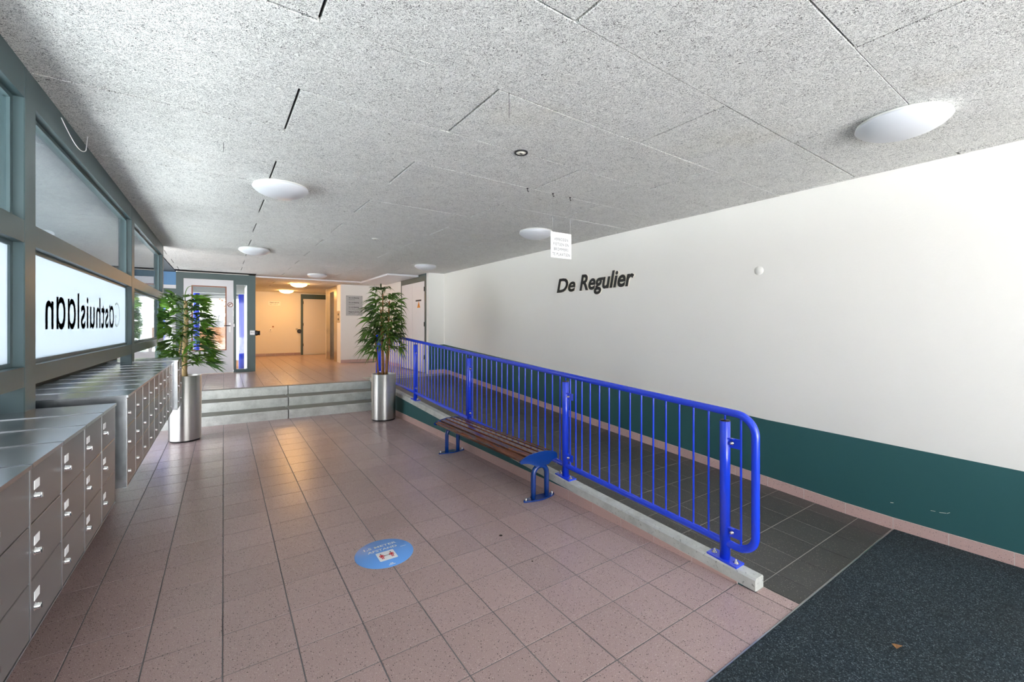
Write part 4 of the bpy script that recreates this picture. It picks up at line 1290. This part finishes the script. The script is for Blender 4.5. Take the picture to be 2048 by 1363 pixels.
m.prism([(0.880, 2.818), (0.887, 2.825), (0.887, 2.811)], 'z', 0.0025, 0.0030)
m.prism([(0.919, 2.818), (0.912, 2.811), (0.912, 2.825)], 'z', 0.0025, 0.0030)
obj('arrow', m, M['black'], pic)
m = MB(); m.prism([(0.882, 2.704), (0.890, 2.716), (0.895, 2.708), (0.900, 2.716), (0.908, 2.704)], 'z', 0.0017, 0.0024); m.box(0.874, 0.916, 2.692, 2.697, 0.0017, 0.0024); obj('emblem', m, M['vinyl'], fs_)
m = MB(); m.box(1.012, 1.050, 2.877, 2.8795, 0.0017, 0.0023); obj('guide_line', m, M['vinyl'], fs_)
for lab, x, y, r_ in (('dark gum spot on the floor tiles between sticker and bench', 1.672, 2.62, 0.013), ('smaller dark gum spot on the tiles towards the mat', 1.66, 2.22, 0.006)):
    m = MB(); m.lathe([(0.0, 0.002), (r_ * 0.7, 0.0018), (r_, 0.0006)], 12, (x, y, 0)); tag(obj('gum_spot', m, M['soil']), lab, 'spot', 'gum spots on the tiled floor')
m = MB(); m.add([(2.622, 0.647, 0.012), (2.645, 0.640, 0.016), (2.662, 0.662, 0.010), (2.643, 0.672, 0.014)], [(0, 1, 2, 3)]); m.add([(2.645, 0.640, 0.016), (2.675, 0.638, 0.010), (2.662, 0.662, 0.010)], [(0, 1, 2)])
tag(obj('dead_leaf', m, M['cane']), 'scrap of dry brown leaf lying on the entrance mat', 'leaf')

# ------------------------------------------------------------------ outside, seen through the panes
m = MB(); m.box(-0.86, 0.5, YD + 0.14, 16.0, 2.62, 2.9)
soff = struct('roof_canopy', m, M['roof'], 'concrete canopy outside the glazed door')
for y in (13.3, 14.6, 15.9):
    m = MB(); m.box(-2.6, 0.45, y, y + 0.22, 2.35, 2.62); obj('beam', m, M['roof'], soff)
def column(label, x, y, tilt=0.0):
    m = MB(); m.tube([(x, y, -0.06), (x + tilt, y, 2.9)], 0.07, 16)
    tag(obj('street_column', m, M['navy']), label, 'column', 'blue steel columns outside')
column('blue steel column outside the pane of the white door', -0.62, 14.4)
column('blue steel column outside the narrow sidelight', 0.415, 14.5, 0.0)
column('blue steel column outside the glazed front by the mailboxes', -1.35, 14.4)
m = MB(); m.box(-1.3, 0.44, 18.0, 18.12, -0.06, 1.45)
for k in range(6): m.box(-1.3, 0.44, 17.975, 18.0, 0.05 + 0.23 * k, 0.26 + 0.23 * k)
tag(obj('timber_screen', m, M['timber']), 'brown timber screen outside behind the glazed door', 'screen')
def tree(label, x, y, h, r_, mat, seed, nleaf):
    rg = random.Random(seed)
    t = thing('street_tree', label, 'tree', (x, y, -0.06))
    m = MB(); m.tube([(x, y, -0.06), (x + 0.05, y, h * 0.4), (x, y, h * 0.75)], [0.16, 0.12, 0.05], 8)
    for k in range(9):
        a = rg.uniform(0, 6.28); e = rg.uniform(0.3, 1.1); L = rg.uniform(0.5, 0.9) * r_
        b0 = Vector((x, y, h * rg.uniform(0.35, 0.65)))
        m.tube([b0, b0 + Vector((math.cos(a) * math.cos(e), math.sin(a) * math.cos(e), math.sin(e))) * L], [0.05, 0.015], 5, False)
    obj('trunk', m, M['timber'], t)
    m = MB()
    for k in range(nleaf):
        v = Vector((rg.gauss(0, 1), rg.gauss(0, 1), rg.gauss(0, 1))).normalized() * (rg.uniform(0.25, 1) ** 0.5)
        c = Vector((x + v.x * r_, y + v.y * r_, h * 0.68 + v.z * r_ * 0.8))
        a = Vector((rg.uniform(-1, 1), rg.uniform(-1, 1), rg.uniform(-1, 1))).normalized() * 0.10
        b = a.cross(Vector((rg.uniform(-1, 1), rg.uniform(-1, 1), rg.uniform(-1, 1)))).normalized() * 0.06
        m.add([c - a, c + b, c + a, c - b], [(0, 1, 2, 3)])
    obj('foliage', m, mat, t)
tree('tree in pale blossom outside the glazed door', 0.1, 22.0, 4.6, 1.9, M['blossom'], 3, 1500)
tree('green street tree seen through the cut-out letters', -9.0, 30.0, 6.0, 2.6, M['tree_leaf'], 4, 1500)
tree('olive street tree beyond the lawn', -4.8, 31.0, 5.0, 1.8, M['tree_leaf'], 6, 1200)
rg = random.Random(9)
added_hedge = thing('added_hedge', 'long dark clipped foliage, added to darken the view through the cut-out letters', 'added_hedge', (-6.0, 22.0, -0.06))  # added dark mass so the cut-out window letters read dark
m = MB(); m.box(-9.5, -2.5, 21.7, 22.9, -0.06, 2.4); obj('core', m, M['added_hedge'], added_hedge)
m = MB()
for k in range(2600):
    c = Vector((rg.uniform(-9.5, -2.45), 21.66, rg.uniform(0, 2.45))) if k % 4 else Vector((rg.uniform(-9.5, -2.45), rg.uniform(21.7, 22.9), 2.42))
    a = Vector((rg.uniform(-1, 1), rg.uniform(-.5, .5), rg.uniform(-1, 1))).normalized() * 0.09
    b = a.cross(Vector((rg.uniform(-1, 1), rg.uniform(-1, 1), rg.uniform(-1, 1)))).normalized() * 0.055
    m.add([c - a, c + b, c + a, c - b], [(0, 1, 2, 3)])
obj('foliage', m, M['added_hedge'], added_hedge)
def house(label, x0, x1, y, h, nx, nz):
    b = thing('street_building', label, 'building', ((x0 + x1) / 2, y, -0.06))
    m = MB(); m.box(x0, x1, y, y + 6, 2.2, h); obj('wall', m, M['facade'], b)
    m = MB(); m.box(x0 - 0.05, x1 + 0.05, y - 0.05, y + 6.05, -0.06, 2.2); obj('plinth', m, M['facade_dark'], b)
    m = MB(); m.box(x0 - 0.2, x1 + 0.2, y - 0.2, y + 6.2, h, h + 0.25); obj('roof', m, M['roof'], b)
    for i in range(nx):
        for j in range(nz):
            xx = x0 + (x1 - x0) * (i + 0.5) / nx; zz = 3.2 + 2.6 * j
            m = MB(); m.box(xx - 0.75, xx + 0.75, y - 0.07, y + 0.02, zz - 0.75, zz + 0.75)
            wf = obj('window_frame', m, M['white'], b)
            m = MB(); m.box(xx - 0.66, xx + 0.66, y - 0.09, y - 0.06, zz - 0.66, zz + 0.66); obj('pane', m, M['window_far'], wf)
house('pale rendered street building with a grey plinth beyond the lawn', -9.5, 1.5, 38.0, 8.0, 5, 2)
house('second pale street building across the road', -26.0, -11.5, 33.0, 8.0, 5, 2)
